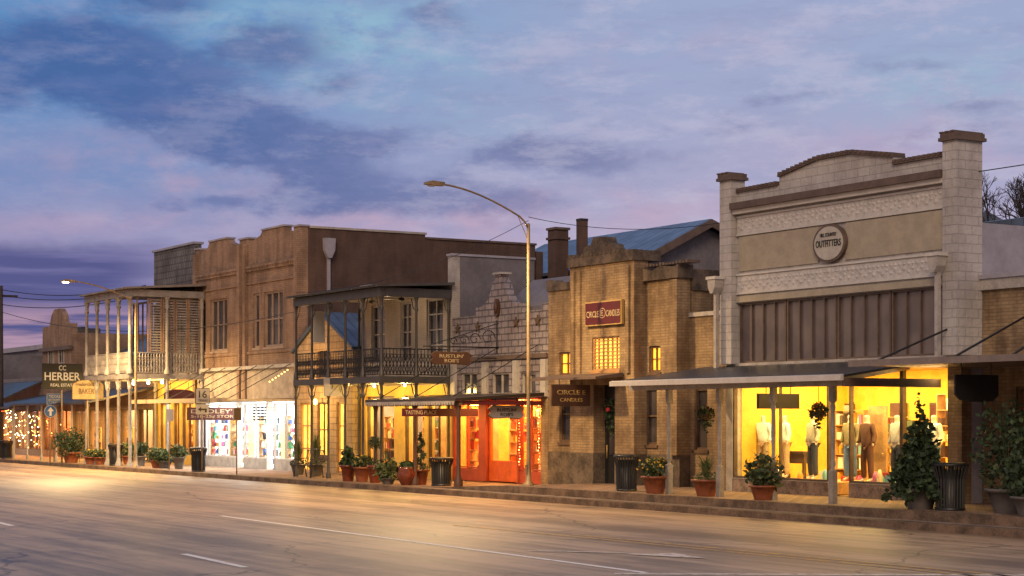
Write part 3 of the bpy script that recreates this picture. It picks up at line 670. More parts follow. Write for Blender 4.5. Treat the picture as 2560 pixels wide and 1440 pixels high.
for xx in (g0+.02, wx(1210, T), wx(1287, T), g1-.32): b.box(xx, xx+.3, T-.1, T-.003, 2.98, 4.15, WHITE2)
b.box(g0, g1, T-.08, T-.004, 4.2, 4.34, PBROWN)
b.done('front_wall', th)
MB().px([(T+.4, 5.9), (T+1.6, 6.9), (T+9, 6.9), (T+9, 5.5), (T+.4, 5.5)], gm-.4, g1-.1, GREYW).done('roof', th)
for h in gh: window(th, h[0], h[1], T+.02, h[2], h[3], 2, 1, WHITE2, DGL, .05, False)
for u_, v_ in ((1146, 822), (1196, 818), (1292, 806), (1346, 802)):
    sx = wx(u_, T); sz = wz(u_, v_, T); b = MB()
    b.py([(sx+(.19 if i % 2 == 0 else .075)*math.sin(i*math.pi/5), sz+(.19 if i % 2 == 0 else .075)*math.cos(i*math.pi/5)) for i in range(10)], T-.06, T-.01, WOOD)
    b.done('wall_star', th)
b = MB(); b.py([(gm+.16*math.cos(a*.3142), wz(1245, 770, T)+.3*math.sin(a*.3142)) for a in range(20)], T-.08, T-.005, BRSIGN); b.ball((gm, T-.1, wz(1245, 770, T)), (.1, .06, .2), BRSIGN); b.tube([(gm, T-.05, 5.5), (gm, T-.05, 4.4)], .02, 5, IRON); b.done('medallion', th)
OWALL = plain('red shop wall', (.34, .055, .02), .6)
room(th, g0+.05, g1-.05, T+.3, 33.6, .22, 2.9, plain('amber shop wall', (.85, .42, .09), .7), WOODL, WHITE, 340, (1, .52, .15), 2, 420)
ga, gb, gc, gd = wx(1196, T), wx(1214, T), wx(1292, T), wx(1352, T)
b = MB(); b.box(g0, g0+.12, T, T+.2, .2, 2.94, OWALL).box(ga, gb, T, T+.2, .2, 2.94, OWALL).box(gc, gc+.1, T, T+.2, .2, 2.94, OWALL).box(gd, g1, T, T+.2, .2, 2.94, TANB)
b.box(g0+.12, ga, T+.02, T+.2, .2, .6, OWALL).box(gc+.1, gd, T+.02, T+.2, .2, .6, OWALL); b.done('shopfront_wall', th, label='red painted shopfront wall')
window(th, g0+.12, ga, T, .62, 2.93, 2, 1, OWALL, GLASS, .045, False, name='display_window'); window(th, gc+.1, gd, T, .62, 2.93, 2, 1, OWALL, GLASS, .045, False, name='display_window')
dr = MB(); dr.wall(gb+.02, gc-.02, .22, 2.9, T+.12, T+.2, [(gb+.14, gc-.14, .9, 2.35), (gb+.12, gc-.12, 2.45, 2.84)], plain('orange door paint', (.6, .12, .02), .4)); dr.poly([(gb+.14, T+.16, .9), (gc-.14, T+.16, .9), (gc-.14, T+.16, 2.35), (gb+.14, T+.16, 2.35)], GLASS)
dr = dr.done('door', th); MB().tube([(gc-.1, T+.06, 1.15), (gc-.1, T+.06, 1.5)], .015, 6, GOLD).done('door_handle', th, dr)
goods(g0+.2, ga-.05, T+.5, .45, 6, .38, PO, 'lit shelves of amber jars in shop window'); goods(gc+.15, gd-.05, T+.5, .45, 6, .38, PO, 'lit shelves of amber jars in shop window'); goods(gb+.2, gc-.1, T+.8, .3, 6, .4, PO, 'lit shelves of amber jars behind door')
b = MB()
for i in range(22):
    for xx in (gc+.2, gd-.08): b.ball((xx+R.uniform(-.04, .04), T-.03, .8+i*.095), .02, R.choice([ERED, EBULB]), 6)
for i in range(14): b.ball((gc+.2+(gd-gc-.28)*i/14, T-.03, 2.88), .02, R.choice([ERED, EBULB]), 6)
sl = thing('string_lights', 'red and amber string lights around shop window', 'lights', (gc+.5, T-.05, 1.8)); o = b.done('bulbs', sl); o['kind'] = 'stuff'
aw = thing('pavement_awning', 'dark metal pavement awning with heavy posts', 'awning', ((g0+g1)/2, 29, .2))
b = MB(); b.px([(27.2, 2.82), (27.2, 2.9), (T-.11, 3.1), (T-.11, 3.0)], g0-.05, g1-.05, seam('dark awning sheet', (.09, .07, .06), 'x', .2))
n = 36
for i in range(n):
    xx = g0+(g1-g0-.1)*i/n; b.py([(xx, 2.82), (xx+.17, 2.82), (xx+.12, 2.7), (xx+.05, 2.7)], 27.17, 27.2, WHITE2)
b.done('awning_roof', aw)
b = MB(); b.box(g0, g1-.1, 27.35, 27.47, 2.68, 2.82, WOOD).box(g1-.2, g1-.1, 27.48, T-.12, 2.7, 2.83, RED); b.done('awning_beam', aw)
for xx in (g0+.3, (g0+g1)/2, g1-.25):
    z0 = zs(xx); b = MB(); b.lathe([(.14, z0), (.14, z0+.15), (.07, z0+.35), (.06, z0+1), (.06, 2.5), (.1, 2.68)], xx, 27.41, 12, BRSIGN); b.done('post', aw)
light('AREA', aw, ((g0+g1)/2, 29.2, 2.8), 190, (1, .5, .14), (5, 1.2), name='awning_light')
for xx in (g0+.6, (g0+g1)/2, g1-.6): MB().tube([(xx, T-.02, 4.6), (xx, 27.4, 2.95)], .015, 5, IRON).done('tie_rod', aw)
SG_T = thing('shop_sign', 'red sign with white letters hung under awning', 'sign', (g0+2, 28.3, 2.5))
xt = -50.2; ya, yb = wy(1006, xt), wy(1090, xt); b = MB(); b.box(xt-.05, xt, ya, wy(1195, xt), 2.35, 2.6, RED); b.done('sign_board', SG_T); text(SG_T, None, 'TASTING PLACE', (yb-ya)*.92, .13, (xt+.005, (ya+yb)/2+.05, 2.475), 'x', CREAMP)
xsign('hanging_sign', 'white scrolled shop sign hanging under awning', 1222, 1310, 1014, 1046, -48.4, WSIGN, BLACK, [("RUSTLIN'", .55, .26, .66), ("ROB'S", .36, .26, .3)], BLACK, 2.95, 'scroll')
s2 = xsign('bracket_sign', 'dark scrolled shop sign on iron bracket', 1076, 1180, 880, 911, -51.0, BRSIGN, WOOD, [("RUSTLIN'", .58, .28, .68), ("ROB'S", .34, .28, .3)], CREAMP, None, 'scroll')
b = MB(); b.tube([(-51.02, T, 4.6), (-51.02, 27.7, 4.6)], .025, 6, IRON); b.tube([(-51.02, T, 4.25), (-51.02, 29.7, 4.25)], .02, 6, IRON)
for k_, (yc, r) in enumerate(((30.1, .28), (29.6, .22), (29.2, .18), (28.8, .13))):
    b.tube([(-51.02, yc+r*math.cos(a*.5)*(1-a*.05), 4.64+r+r*math.sin(a*.5)*(1-a*.05)) for a in range(15)], .016, 5, IRON)
b.tube([(-51.02, T, 5.4), (-51.02, 27.9, 4.62)], .015, 5, IRON); b.done('sign_bracket', s2)
# ------------------------------------------------------------ generic iron gallery
def rail_y(b, x0, x1, y, z0, z1, m, step=.13, r_=.013):
    b.box(x0, x1, y-.025, y+.025, z1-.04, z1, m); b.box(x0, x1, y-.02, y+.02, z0+.05, z0+.08, m); b.box(x0, x1, y-.015, y+.015, z1-.22, z1-.195, m)
    n = int((x1-x0)/step)
    for i in range(n):
        a = x0+(x1-x0)*i/n; c = x0+(x1-x0)*(i+1)/n
        b.tube([(a, y, z0+.08), (a, y, z1-.04)], r_, 4, m, False); b.tube([(a, y, z0+.08), (c, y, (z0+z1)/2-.05), (a, y, z1-.22)], r_, 3, m, False); b.tube([(c, y, z0+.08), (a, y, (z0+z1)/2-.05), (c, y, z1-.22)], r_, 3, m, False)
def rail_x(b, y0, y1, x, z0, z1, m, step=.13, r_=.015):
    b.box(x-.025, x+.025, y0, y1, z1-.04, z1, m); b.box(x-.02, x+.02, y0, y1, z0+.05, z0+.08, m); b.box(x-.015, x+.015, y0, y1, z1-.22, z1-.195, m)
    n = int((y1-y0)/step)
    for i in range(n):
        a = y0+(y1-y0)*i/n; c = y0+(y1-y0)*(i+1)/n
        b.tube([(x, a, z0+.08), (x, a, z1-.04)], r_, 4, m, False); b.tube([(x, a, z0+.08), (x, c, (z0+z1)/2-.05), (x, a, z1-.22)], r_, 3, m, False); b.tube([(x, c, z0+.08), (x, a, (z0+z1)/2-.05), (x, c, z1-.22)], r_, 3, m, False)
def gallery(th, x0, x1, yf, yw, zf, zr, zrb, npost, pm_, rm, roofm, rad, railh, soff, edge, rr_=.013):
    b = MB(); b.box(x0, x1, yf-.05, yw-.005, zf-.22, zf, edge); bal = b.done('balcony', th)
    b = MB(); b.px([(yf-.25, zr), (yf-.25, zr+.08), (yw-.005, zrb), (yw-.005, zrb-.1)], x0-.2, x1+.2, roofm); b.box(x0, x1, yf-.05, yf+.12, zr-.3, zr-.003, edge); b.box(x1-.12, x1, yf+.13, yw-.01, zr-.3, zr-.003, edge)
    b.box(x0+.01, x1-.13, yf+.13, yw-.01, zr-.06, zr-.02, soff)
    n = int((x1-x0)/.12)
    for i in range(n): xx = x0+(x1-x0)*i/n; b.box(xx, xx+.06, yf-.3, yf-.26, zr+.0, zr+.07, edge)
    b.done('balcony_roof', th, bal)
    pts = [(x0+.08+(x1-x0-.16)*i/(npost-1), yf+.03) for i in range(npost)]+[(x1-.08, (yf+yw)/2), (x1-.08, yw-.1), (x0+.08, yw-.1)]
    for (px, py_) in pts:
        b = MB()
        for (za, zc) in ((zs(px), zf-.22), (zf, zr-.3)):
            b.lathe([(rad*1.9, za), (rad*1.9, za+.12), (rad*1.2, za+.25), (rad, za+.4), (rad*.9, zc-.5), (rad*1.5, zc-.42), (rad, zc-.35), (rad*1.1, zc-.1), (rad*2, zc)], px, py_, 8, pm_)
            for sgn in (-1, 1):
                if x0+.2 < px+sgn*.3 < x1-.0: b.tube([(px, py_, zc-.5), (px+sgn*.2, py_, zc-.36), (px+sgn*.36, py_, zc-.02)], rad*.4, 5, pm_); b.tube([(px, py_, zc-.25), (px+sgn*.2, py_, zc-.02)], rad*.35, 4, pm_)
        b.done('post', th, bal)
    b = MB(); rail_y(b, x0+.1, x1-.1, yf+.03, zf, zf+railh, rm, r_=rr_); rail_x(b, yf+.08, yw-.1, x1-.08, zf, zf+railh, rm, r_=rr_*1.15); b.done('railing', th, bal)
    return bal
# ------------------------------------------------------------ F : iron gallery building
f0, f1 = wx(901, T), g0-.02
th = thing('gallery_building', 'cream two-storey building with dark iron balcony', 'building', ((f0+f1)/2, T, .16))
fh = [hole(928, 962, 752, 912, T), hole(1000, 1028, 765, 912, T), hole(1066, 1107, 752, 900, T)]
fg = [hole(915, 985, 1030, 1150, T), hole(1010, 1060, 1030, 1150, T), hole(1068, 1115, 1030, 1150, T)]
fg = [(a, c, .55, 3.1) for a, c, _, _ in fg]; fh = [(a, c, 4.3, 6.45) for a, c, _, _ in fh]
b = MB(); b.wall(f0, f1, 3.45, 6.95, T, T+.3, fh, CREAM); b.wall(f0, f1, .1, 3.447, T, T+.3, fg, YELW); b.done('front_wall', th)
for i, h in enumerate(fh): window(th, h[0], h[1], T+.03, h[2], h[3], 2, 4, WHITE2, DGL, .07, True)
for h in fg: window(th, h[0], h[1], T+.03, h[2], h[3], 2, 1, WOOD, GLASS, .05, False, name='display_window')
room(th, f0+.2, f1-.05, T+.31, 33.8, .2, 3.2, plain('warm shop wall', (.85, .55, .16), .7), WOODL, WHITE, 420, (1, .68, .26), 2, 300)
for h in fg: goods(h[0]+.1, h[1]-.1, T+.7, .35, 5, .4, PY, 'lit display shelves with gifts behind window')
MB().box(f1-.3, f1, T+.302, 33.8, 0, 7.85, GREYW).box(f1-.34, f1+.04, T-.04, 33.84, 7.853, 7.93, GREYS).box(f1-.3, f1, T, T+.3, 6.953, 7.85, WHITE2).done('side_wall', th, label='tall grey stucco side wall')
b = MB().box(f0, f1-.31, T+.302, 42, 6.6, 6.75, GREYW).box(f0, f0+.25, T+.302, 42, 0, 6.59, GREYW); b.done('roof', th)
MB().box(f0, f0+.9, T-.02, T+.5, 6.96, 7.25, WHITE2).done('parapet_block', th)
yf = 27.8; bal = gallery(th, f0, f1, yf, T, 3.7, 6.68, 6.93, 6, IRONG, IRON, IRONG, .05, .95, WHITE2, IRONG)
for (u_, y_) in ((930, 28.8), (1003, 29.0)):
    xx = wx(u_, y_); b = MB(); b.tube([(xx, y_, 6.62), (xx, y_, 6.4)], .02, 6, IRON); b.lathe([(.0, 6.3), (.1, 6.32), (.1, 6.4), (.0, 6.42)], xx, y_, 10, IRON)
    for i in range(5):
        a = i*1.257+.3; d = Vector((math.cos(a), math.sin(a), 0)); e = Vector((-d.y, d.x, 0))*.06; c_ = Vector((xx, y_, 6.36))
        b.poly([c_+d*.1-e*.5, c_+d*.6-e, c_+d*.6+e, c_+d*.1+e*.5], WOOD)
    fn = thing('ceiling_fan', 'dark ceiling fan under balcony roof', 'fan', (xx, y_, 6.6), 'ceiling fans under the balcony'); b.done('fan_blades', fn)
for i in range(3):
    xx = f0+1.2+i*2.3; light('POINT', th, (xx, 29.3, 3.2), 130, (1, .62, .16), rad=.12, name='porch_lamp')
    MB().lathe([(.02, 3.48), (.05, 3.42), (.02, 3.38)], xx, 29.3, 8, EWH).done('porch_lamp_globe', th)
light('POINT', th, (f1-2.2, 29.2, 6.1), 22, (1, .72, .45), rad=.12, name='porch_lamp')
bn = thing('cloth_banner', 'white banner with faint grey drawing below balcony rail', 'banner', (wx(836, 27.7), 27.7, 3.4)); xa = -58.0
ya, yb = wy(810, xa), wy(864, xa); MB().box(xa-.03, xa, ya, yb, zz(990, xa, ya), zz(944, xa, ya), WSIGN).tube([(xa+.004, ya+.2, 3.1), (xa+.004, ya+.6, 3.5), (xa+.004, yb-.2, 3.2)], .008, 4, IRON).done('banner_sheet', bn)
bn = thing('wall_sign', 'tall pale notice board on balcony', 'sign', (-60.3, 28.6, 5.3)); xa = -60.5
ya, yb = wy(784, xa), wy(812, xa); MB().box(xa-.03, xa, ya, yb, zz(856, xa, ya), zz(778, xa, ya), WSIGN).done('sign_board', bn)
# small gabled limestone building
q0, q1 = -66.4, f0-.05
th = thing('gabled_house', 'small limestone house with pointed gable and blue roof', 'building', ((q0+q1)/2, 30.2, .16)); qm = (q0+q1)/2
qh = [(q0+.5, q0+1.5, .2, 2.9), (q0+2.1, q0+3.1, .8, 2.9), (q1-1.4, q1-.5, .2, 2.9), (qm-.4, qm+.4, 3.9, 5.0)]
LIME = brick('warm limestone', (.46, .34, .2), (.4, .28, .15), (.28, .2, .12), .5, .24, .02, .6, .2, .8)
b = MB(); b.wall(q0, q1, .1, 4.9, 30.2, 30.5, qh, LIME); b.py([(q0, 4.9), (q1, 4.9), (qm, 6.25)], 30.2, 30.5, LIME); b.done('front_wall', th)
b = MB()
for sg_ in (-1, 1):
    xe = qm+sg_*((q1-q0)/2+.12); pts = [(xe, 4.87), (xe, 4.97), (qm, 6.4), (qm, 6.3)]
    b.py(pts, 30.1, 37, BLURY)
b.done('roof', th)
window(th, qh[1][0], qh[1][1], 30.22, .8, 2.9, 2, 2, WOOD, EYE, .07, name='window'); window(th, qh[3][0], qh[3][1], 30.22, 3.9, 5.0, 2, 2, WOOD, DGL)
for h in (qh[0], qh[2]): window(th, h[0], h[1], 30.25, h[2], h[3], 2, 3, WOODL, EYE, .08, False, name='glazed_door')
light('POINT', th, (qm, 28.9, 2.9), 190, (1, .58, .14), rad=.12, name='porch_lamp'); light('POINT', th, (qm-.3, 28.9, 4.3), 110, (1, .5, .14), rad=.1, name='porch_lamp')
MB().lathe([(.02, 3.05), (.08, 2.98), (.08, 2.85), (.02, 2.8)], qm, 29.9, 8, EBULB).done('porch_lamp_globe', th)
# ------------------------------------------------------------ E : two-storey brick
e0, e1 = -77.8, -66.5
th = thing('brick_building', 'two-storey rosy brick building with twin raised parapets', 'building', ((e0+e1)/2, T, .16)); em = wx(609, T)
def eh(u0, u1): return (wx(u0, T), wx(u1, T), 5.25, 7.55)
EH = [eh(499, 514), eh(525, 568), eh(632, 648), eh(659, 707)]
b = MB(); b.wall(e0, e1, 3.05, 9.55, T, T+.35, EH, BRNB)
m1, m2 = (e0+em)/2, (em+e1)/2
b.py([(e0, 9.55), (e1, 9.55), (e1, 9.98), (e1-.6, 9.98), (e1-.6, 9.85), (m2+1.3, 9.9), (m2+1.3, 10.12), (m2-.9, 10.12), (m2-1.1, 9.95), (em+.7, 9.72), (em+.45, 9.72), (em+.45, 9.92), (em-.45, 9.92), (em-.45, 9.72), (em-.7, 9.72), (m1+1.1, 9.95), (m1+.9, 10.12), (m1-1.1, 10.12), (m1-1.3, 9.9), (e0+.5, 9.7), (e0+.5, 9.9), (e0, 9.9)], T, T+.35, BRNB)
for xx, w in ((e0, .3), (em-.45, .28), (em+.17, .28), (e1-.32, .32)): b.box(xx, xx+w, T-.14, T-.003, 3.1, 9.7, BRNB)
b.done('front_wall', th)
for a, c in ((e0+.31, em-.46), (em+.46, e1-.33)):
    b = MB()
    b.box(a, c, T-.12, T-.004, 8.62, 8.72, BRNB); b.box(a, c, T-.06, T-.004, 7.95, 8.02, BRNB); b.box(a, c, T-.05, T-.004, 5.0, 5.1, BRNB)
    n = int((c-a)/.16)
    for i in range(n): xx = a+(c-a)*i/n; b.box(xx, xx+.08, T-.1, T-.005, 8.48, 8.617, BRNB)
    b.done('cornice', th, label='corbelled brick cornice')
for a, c, z in ((m2-.95, m2+1.35, 10.123), (m1-1.15, m1+.95, 10.123), (em-.5, em+.5, 9.923), (e1-.65, e1+.05, 9.983), (e0-.05, e0+.5, 9.903)): MB().box(a, c, T-.05, T+.4, z, z+.07, GREYS).done('parapet_coping', th)
FF = plain('faded frame', (.3, .22, .17), .6)
for h, n in zip(EH, (1, 3, 1, 3)): window(th, h[0], h[1], T+.05, h[2], h[3], n, 2, FF, DGL, .09)
b = MB(); b.box(e0+.31, e1-.33, T-.05, T-.005, 3.1, 4.35, plain('faded sign band', (.36, .3, .24), .7, var=.25, bump=.4)); b.box(e0, e1, T-.2, T-.055, 4.36, 4.5, WHITE2); b.done('sign_band', th)
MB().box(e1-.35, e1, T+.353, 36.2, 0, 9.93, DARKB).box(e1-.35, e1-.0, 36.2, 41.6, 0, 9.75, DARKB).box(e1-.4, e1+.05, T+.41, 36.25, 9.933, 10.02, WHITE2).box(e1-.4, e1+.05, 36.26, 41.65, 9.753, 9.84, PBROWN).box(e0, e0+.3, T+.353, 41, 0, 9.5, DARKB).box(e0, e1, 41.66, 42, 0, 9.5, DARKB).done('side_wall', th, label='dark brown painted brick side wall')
MB().box(e0+.31, e1-.36, T+.36, 41.6, 9.0, 9.15, GREYW).done('roof', th)
xx = e1+.01; yy = wy(820, xx); b = MB(); b.px([(yy-.25, 9.55), (yy+.25, 9.55), (yy+.22, 9.05), (yy+.08, 8.75), (yy-.08, 8.75), (yy-.22, 9.05)], xx, xx+.2, GREYS); b.box(xx, xx+.1, yy-.06, yy+.06, 6.8, 8.75, GREYS); b.done('downspout', th)
WW = plain('white shop wall', (.8, .82, .82), .6, var=.05)
room(th, e0+.35, e1-.4, T+.36, 34.5, .2, 3.0, WW, plain('pale floor', (.5, .5, .48), .3), WW, 1300, (.88, .95, 1), 3, 420)
us = (490, 545, 590, 607, 665, 682, 733); PS = [wx(u, T) for u in us]; PS[0] = e0+.3; PS[-1] = e1-.32
for a, c in ((PS[0], PS[1]), (PS[1], PS[2]), (PS[3], PS[4]), (PS[5], PS[6])):
    window(th, a, c, T, .6, 2.9, 2, 1, WHITE, GLASS, .05, False, name='display_window'); MB().box(a, c, T+.02, T+.2, .16, .597, WHITE2).done('stone_base', th)
b = MB(); b.box(PS[2], PS[2]+.12, T, T+.25, .16, 3.04, WHITE).box(PS[4], PS[4]+.1, T, T+.25, .16, 3.04, WHITE).box(e0, e0+.3, T, T+.3, .16, 3.04, BRNB).box(e1-.32, e1, T, T+.3, .16, 3.04, BRNB); b.done('shopfront_wall', th)
for a, c, dd in ((PS[0], PS[1], .5), (PS[1], PS[2], .6), (PS[3], PS[4], .7), (PS[5], PS[6], .5)): goods(a+.1, c-.1, T+dd, .35, 6, .34, PW, 'colourful toys and goods on white shop shelves', fill=.75)
hb = MB()
for i in range(6):
    xx = PS[3]+.2+i*(PS[4]-PS[3]-.3)/5; hb.tube([(xx, T+.45, 2.9), (xx, T+.45, 2.5)], .01, 4, BLACK)
    for j in range(5): hb.ball((xx, T+.45, 2.75-j*.13), (.13, .1, .05), BLACK, 8)
ht = thing('hanging_hats', 'strings of dark hats hanging in shop window', 'hats', (PS[3]+1, T+.4, 2.5)); o = hb.done('hats', ht); o['kind'] = 'stuff'
light('AREA', th, ((e0+e1)/2, 29.1, 2.9), 380, (1, .93, .8), (9, 1.2), name='awning_light')
aw = thing('pavement_awning', 'thin flat awning on tie rods above bright shopfront', 'awning', ((e0+e1)/2, 29, 3))
MB().box(e0, e1, 27.45, T-.21, 2.97, 3.04, WHITE2).done('awning_roof', aw); MB().box(e0, e1, 27.38, 27.447, 2.93, 3.1, CREAMP).done('awning_edge', aw)
for i in range(7): xx = e0+.6+i*1.7; MB().tube([(xx, T-.15, 4.5), (xx, 27.6, 3.05)], .018, 5, IRONG).done('tie_rod', aw)
sl = thing('string_lights', 'short run of warm bulbs on awning tie rod', 'lights', (e1-.5, 29, 3.8)); b = MB()
for i in range(7): b.ball((e1-.5, 29.4+i*.13, 3.75+i*.08), .028, EBULB, 6)
o = b.done('bulbs', sl); o['kind'] = 'stuff'
xsign('hanging_sign', 'dark red sign with white lettering hanging under awning', 469, 599, 1020, 1049, -70.2, RED, BRSIGN, [("DOOLEY'S", .88, .36, .72), ('5-10-25¢ STORE', .88, .3, .25)], CREAMP, 2.97)
# ------------------------------------------------------------ C : white gallery building
c0, c1 = -82.8, e0-.02
th = thing('gallery_building', 'two-storey building with white columned balcony and grey parapet', 'building', ((c0+c1)/2, T, .16))
ch = [(c0+.5+i*1.15, c0+1.3+i*1.15, 4.3, 7.1) for i in range(4)]; cg = [(c0+.4, c0+1.9, .6, 3.0), (c0+2.2, c0+3.0, .2, 3.0), (c0+3.3, c1-.2, .6, 3.0)]
b = MB(); b.wall(c0, c1, 4.0, 8.3, T, T+.3, ch, plain('tan boards', (.3, .24, .18), .7, var=.2)); b.wall(c0, c1, .1, 3.997, T, T+.3, cg, YELW); b.box(c0-.3, c1, T-.02, T+.3, 8.303, 10.2, PRESS); b.box(c0-.4, c1+.05, T-.1, T+.4, 10.203, 10.3, GREYS); b.done('front_wall', th)
for h in ch: window(th, h[0], h[1], T+.03, h[2], h[3], 2, 3, WHITE2, DGL, .08)
for h in cg: window(th, h[0], h[1], T+.03, h[2], h[3], 2, 1, WOOD, GLASS, .06, False, name='display_window')
room(th, c0+.1, c1-.05, T+.31, 33.5, .2, 3.2, plain('gold shop wall', (.85, .55, .16), .7), WOODL, WHITE, 420, (1, .62, .2), 1, 200)
for h in cg: goods(h[0]+.1, h[1]-.1, T+.7, .4, 5, .4, PY, 'lit shelves of bakery goods behind window')
shell(th, c0, c1, T+.31, 42, 0, 8.3, BRNB, GREYW)
GR = plain('grey gallery paint', (.22, .2, .19), .6, var=.3)
bal = gallery(th, c0+.1, c1+1.2, 27.0, T-.02, 4.25, 7.95, 8.3, 5, POSTM, GR, plain('pale roof edge', (.2, .17, .16), .6), .08, .95, GR, GR, .022)
b = MB()
for k_ in range(5):
    ya = 27.35+k_*.6
    b.box(c1+1.05, c1+1.09, ya, ya+.06, 5.2, 7.6, BRNB).box(c1+1.05, c1+1.09, ya+.5, ya+.56, 5.2, 7.6, BRNB)
    if k_ > 0:
        for j in range(20): b.box(c1+1.055, c1+1.085, ya+.06, ya+.5, 5.25+j*.118, 5.31+j*.118, GR)
b.done('slatted_screen', th, bal)
b = MB()
for k_ in range(9):
    xa = c0+.35+k_*.62; b.box(xa, xa+.07, 29.2, 29.26, 5.2, 7.6, BRNB)
b.box(c0+.3, c0+5.5, 29.2, 29.26, 7.603, 7.7, GR); b.done('inner_screen', th, bal)
for xx in (c0+1, c0+3, c1-.2): light('POINT', th, (xx, 29.0, 3.6), 190, (1, .62, .18), rad=.12, name='porch_lamp'); MB().lathe([(.02, 4.0), (.07, 3.95), (.07, 3.88), (.02, 3.84)], xx, 29.0, 8, EWH).done('porch_lamp_globe', th)
# ------------------------------------------------------------ far shops
def farshop(xa, xb, ztop, wallm, lab, col, power, bulbs, zaf, zab, roofm, gablez=None, yw=30.5, nb=8):
    th = thing('shop_building', lab, 'building', ((xa+xb)/2, yw, .16)); n = max(2, int((xb-xa)/2.2)); w = (xb-xa)/n
    hs = [(xa+i*w+.25, xa+(i+1)*w-.2, .5 if i % 3 != 1 else .2, 2.75) for i in range(n)]
    b = MB(); b.wall(xa, xb, .1, ztop, yw, yw+.3, hs, wallm)
    if gablez:
        mx = (xa+xb)/2; b.py([(xa, ztop), (xb, ztop), (xb, ztop+.5), (mx+1.4, ztop+.5), (mx+1.0, gablez-.3), (mx+.5, gablez), (mx-.5, gablez), (mx-1.0, gablez-.3), (mx-1.4, ztop+.5), (xa, ztop+.5)], yw, yw+.3, wallm); b.box(xa-.1, xb+.1, yw-.2, yw-.003, ztop-.9, ztop-.7, PBROWN)
    b.done('front_wall', th)
    if gablez:
        for xx in (xa+1.2, xb-2.2): window(th, xx, xx+.9, yw-.1, 4.4, 6.2, 2, 2, WHITE2, DGL, .08)
    for i, h in enumerate(hs):
        window(th, h[0], h[1], yw+.02, h[2], h[3], 2, 1, WOOD, GLASS, .07, False, name='display_window')
        if i % 2 == 0: goods(h[0]+.1, h[1]-.1, yw+.8, .3, 3, .5, PY, 'lit display shelves behind shop window')
    room(th, xa+.1, xb-.1, yw+.31, yw+3, .2, 2.9, plain('warm wall', (.85, .55, .18), .7), WOODL, WHITE, power, col)
    shell(th, xa, xb, yw+.31, yw+9, 0, ztop, wallm, GREYW)
    aw = thing('pavement_awning', 'sloping shop awning on slim posts', 'awning', ((xa+xb)/2, 28.5, .16))
    MB().px([(27.1, zaf), (27.1, zaf+.1), (yw-.01, zab), (yw-.01, zab-.1)], xa, xb, roofm).done('awning_roof', aw)
    for i in range(n+1): xx = xa+.1+(xb-xa-.2)*i/n; MB().lathe([(.08, .16), (.08, .4), (.04, .45), (.04, zaf-.15), (.08, zaf)], xx, 27.3, 8, POSTM).done('post', aw)
    light('AREA', th, ((xa+xb)/2, 28.8, zaf-.05), power*.4, col, ((xb-xa)*.8, 1), name='awning_light')
    if bulbs:
        sl = thing('string_lights', 'strings of festive bulbs draped on shopfront', 'lights', ((xa+xb)/2, 27.3, 2.3)); b = MB()
        k_ = int((xb-xa)*4)
        for i in range(k_): f = i/k_; b.ball((xa+(xb-xa)*f, 27.15, zaf-.06-.08*abs(math.sin(f*math.pi*n))), .022, R.choice(bulbs), 5)
        for h in hs:
            for j in range(nb): b.ball((R.uniform(h[0], h[1]), yw-.06, R.uniform(.6, 2.7)), .028, R.choice(bulbs), 5)
        o = b.done('bulbs', sl); o['kind'] = 'stuff'
BRR = seam('brown shed roof', (.09, .08, .08), 'x', .5)
farshop(-95.6, c0-.35, 4.6, BRNB, 'low brick shops with warm lit windows', (1, .58, .17), 1300, None, 2.95, 3.8, BRR)
farshop(-101, -95.7, 6.9, BRNB, 'pink brick shop with curved false front', (1, .45, .15), 600, [EBULB, ERED], 2.8, 3.6, BRR, 8.3)
farshop(-112, -101.1, 4.6, GREYW, 'grey low shops with purple and white lights', (1, .55, .22), 1100, [EWH, EBULB], 2.75, 4.4, BRR, nb=30)
farshop(-126, -112.2, 6.2, GREYW, 'grey stone shop block at street end', (1, .4, .4), 500, [EPUR, EWH], 2.8, 4.3, BRR, nb=20)
b = MB()
for i in range(40):
    for q_ in (-104.2, -101.2): b.ball((q_, 27.2, .3+i*.06), .028, EPUR, 5)
sl = thing('string_lights', 'purple string lights wound around awning posts', 'lights', (-103, 27.2, 1.5)); o = b.done('bulbs', sl); o['kind'] = 'stuff'
th = thing('metal_roof_house', 'low house with blue standing seam roof', 'building', (-90, 38, 0))
MB().px([(33, 0), (43, 0), (43, 5.6), (33, 5.6)], -95.5, -84, GREYW).done('wall', th); MB().px([(32.7, 5.602), (43.3, 5.602), (38, 8.9)], -95.7, -83.8, BLUR).done('roof', th)
th = thing('stone_building', 'distant grey stone building with rooftop cooling units', 'building', (-125, 40, 0)); MB().box(-140, -108, 34, 50, 0, 6.6, GREYW).done('wall', th); MB().box(-140.2, -107.8, 33.8, 50.2, 6.603, 6.9, GREYS).done('parapet', th)
for xx, w in ((-112, 1.6), (-115.5, 1.2)): MB().box(xx, xx+w, 35, 37, 6.91, 7.9, IRONG).box(xx+.2, xx+w-.2, 34.95, 34.997, 7.1, 7.7, BLACK).lathe([(.4, 7.901), (.4, 8.0), (.0, 8.0)], xx+w/2, 36, 10, BLACK).done('cooling_unit', th)
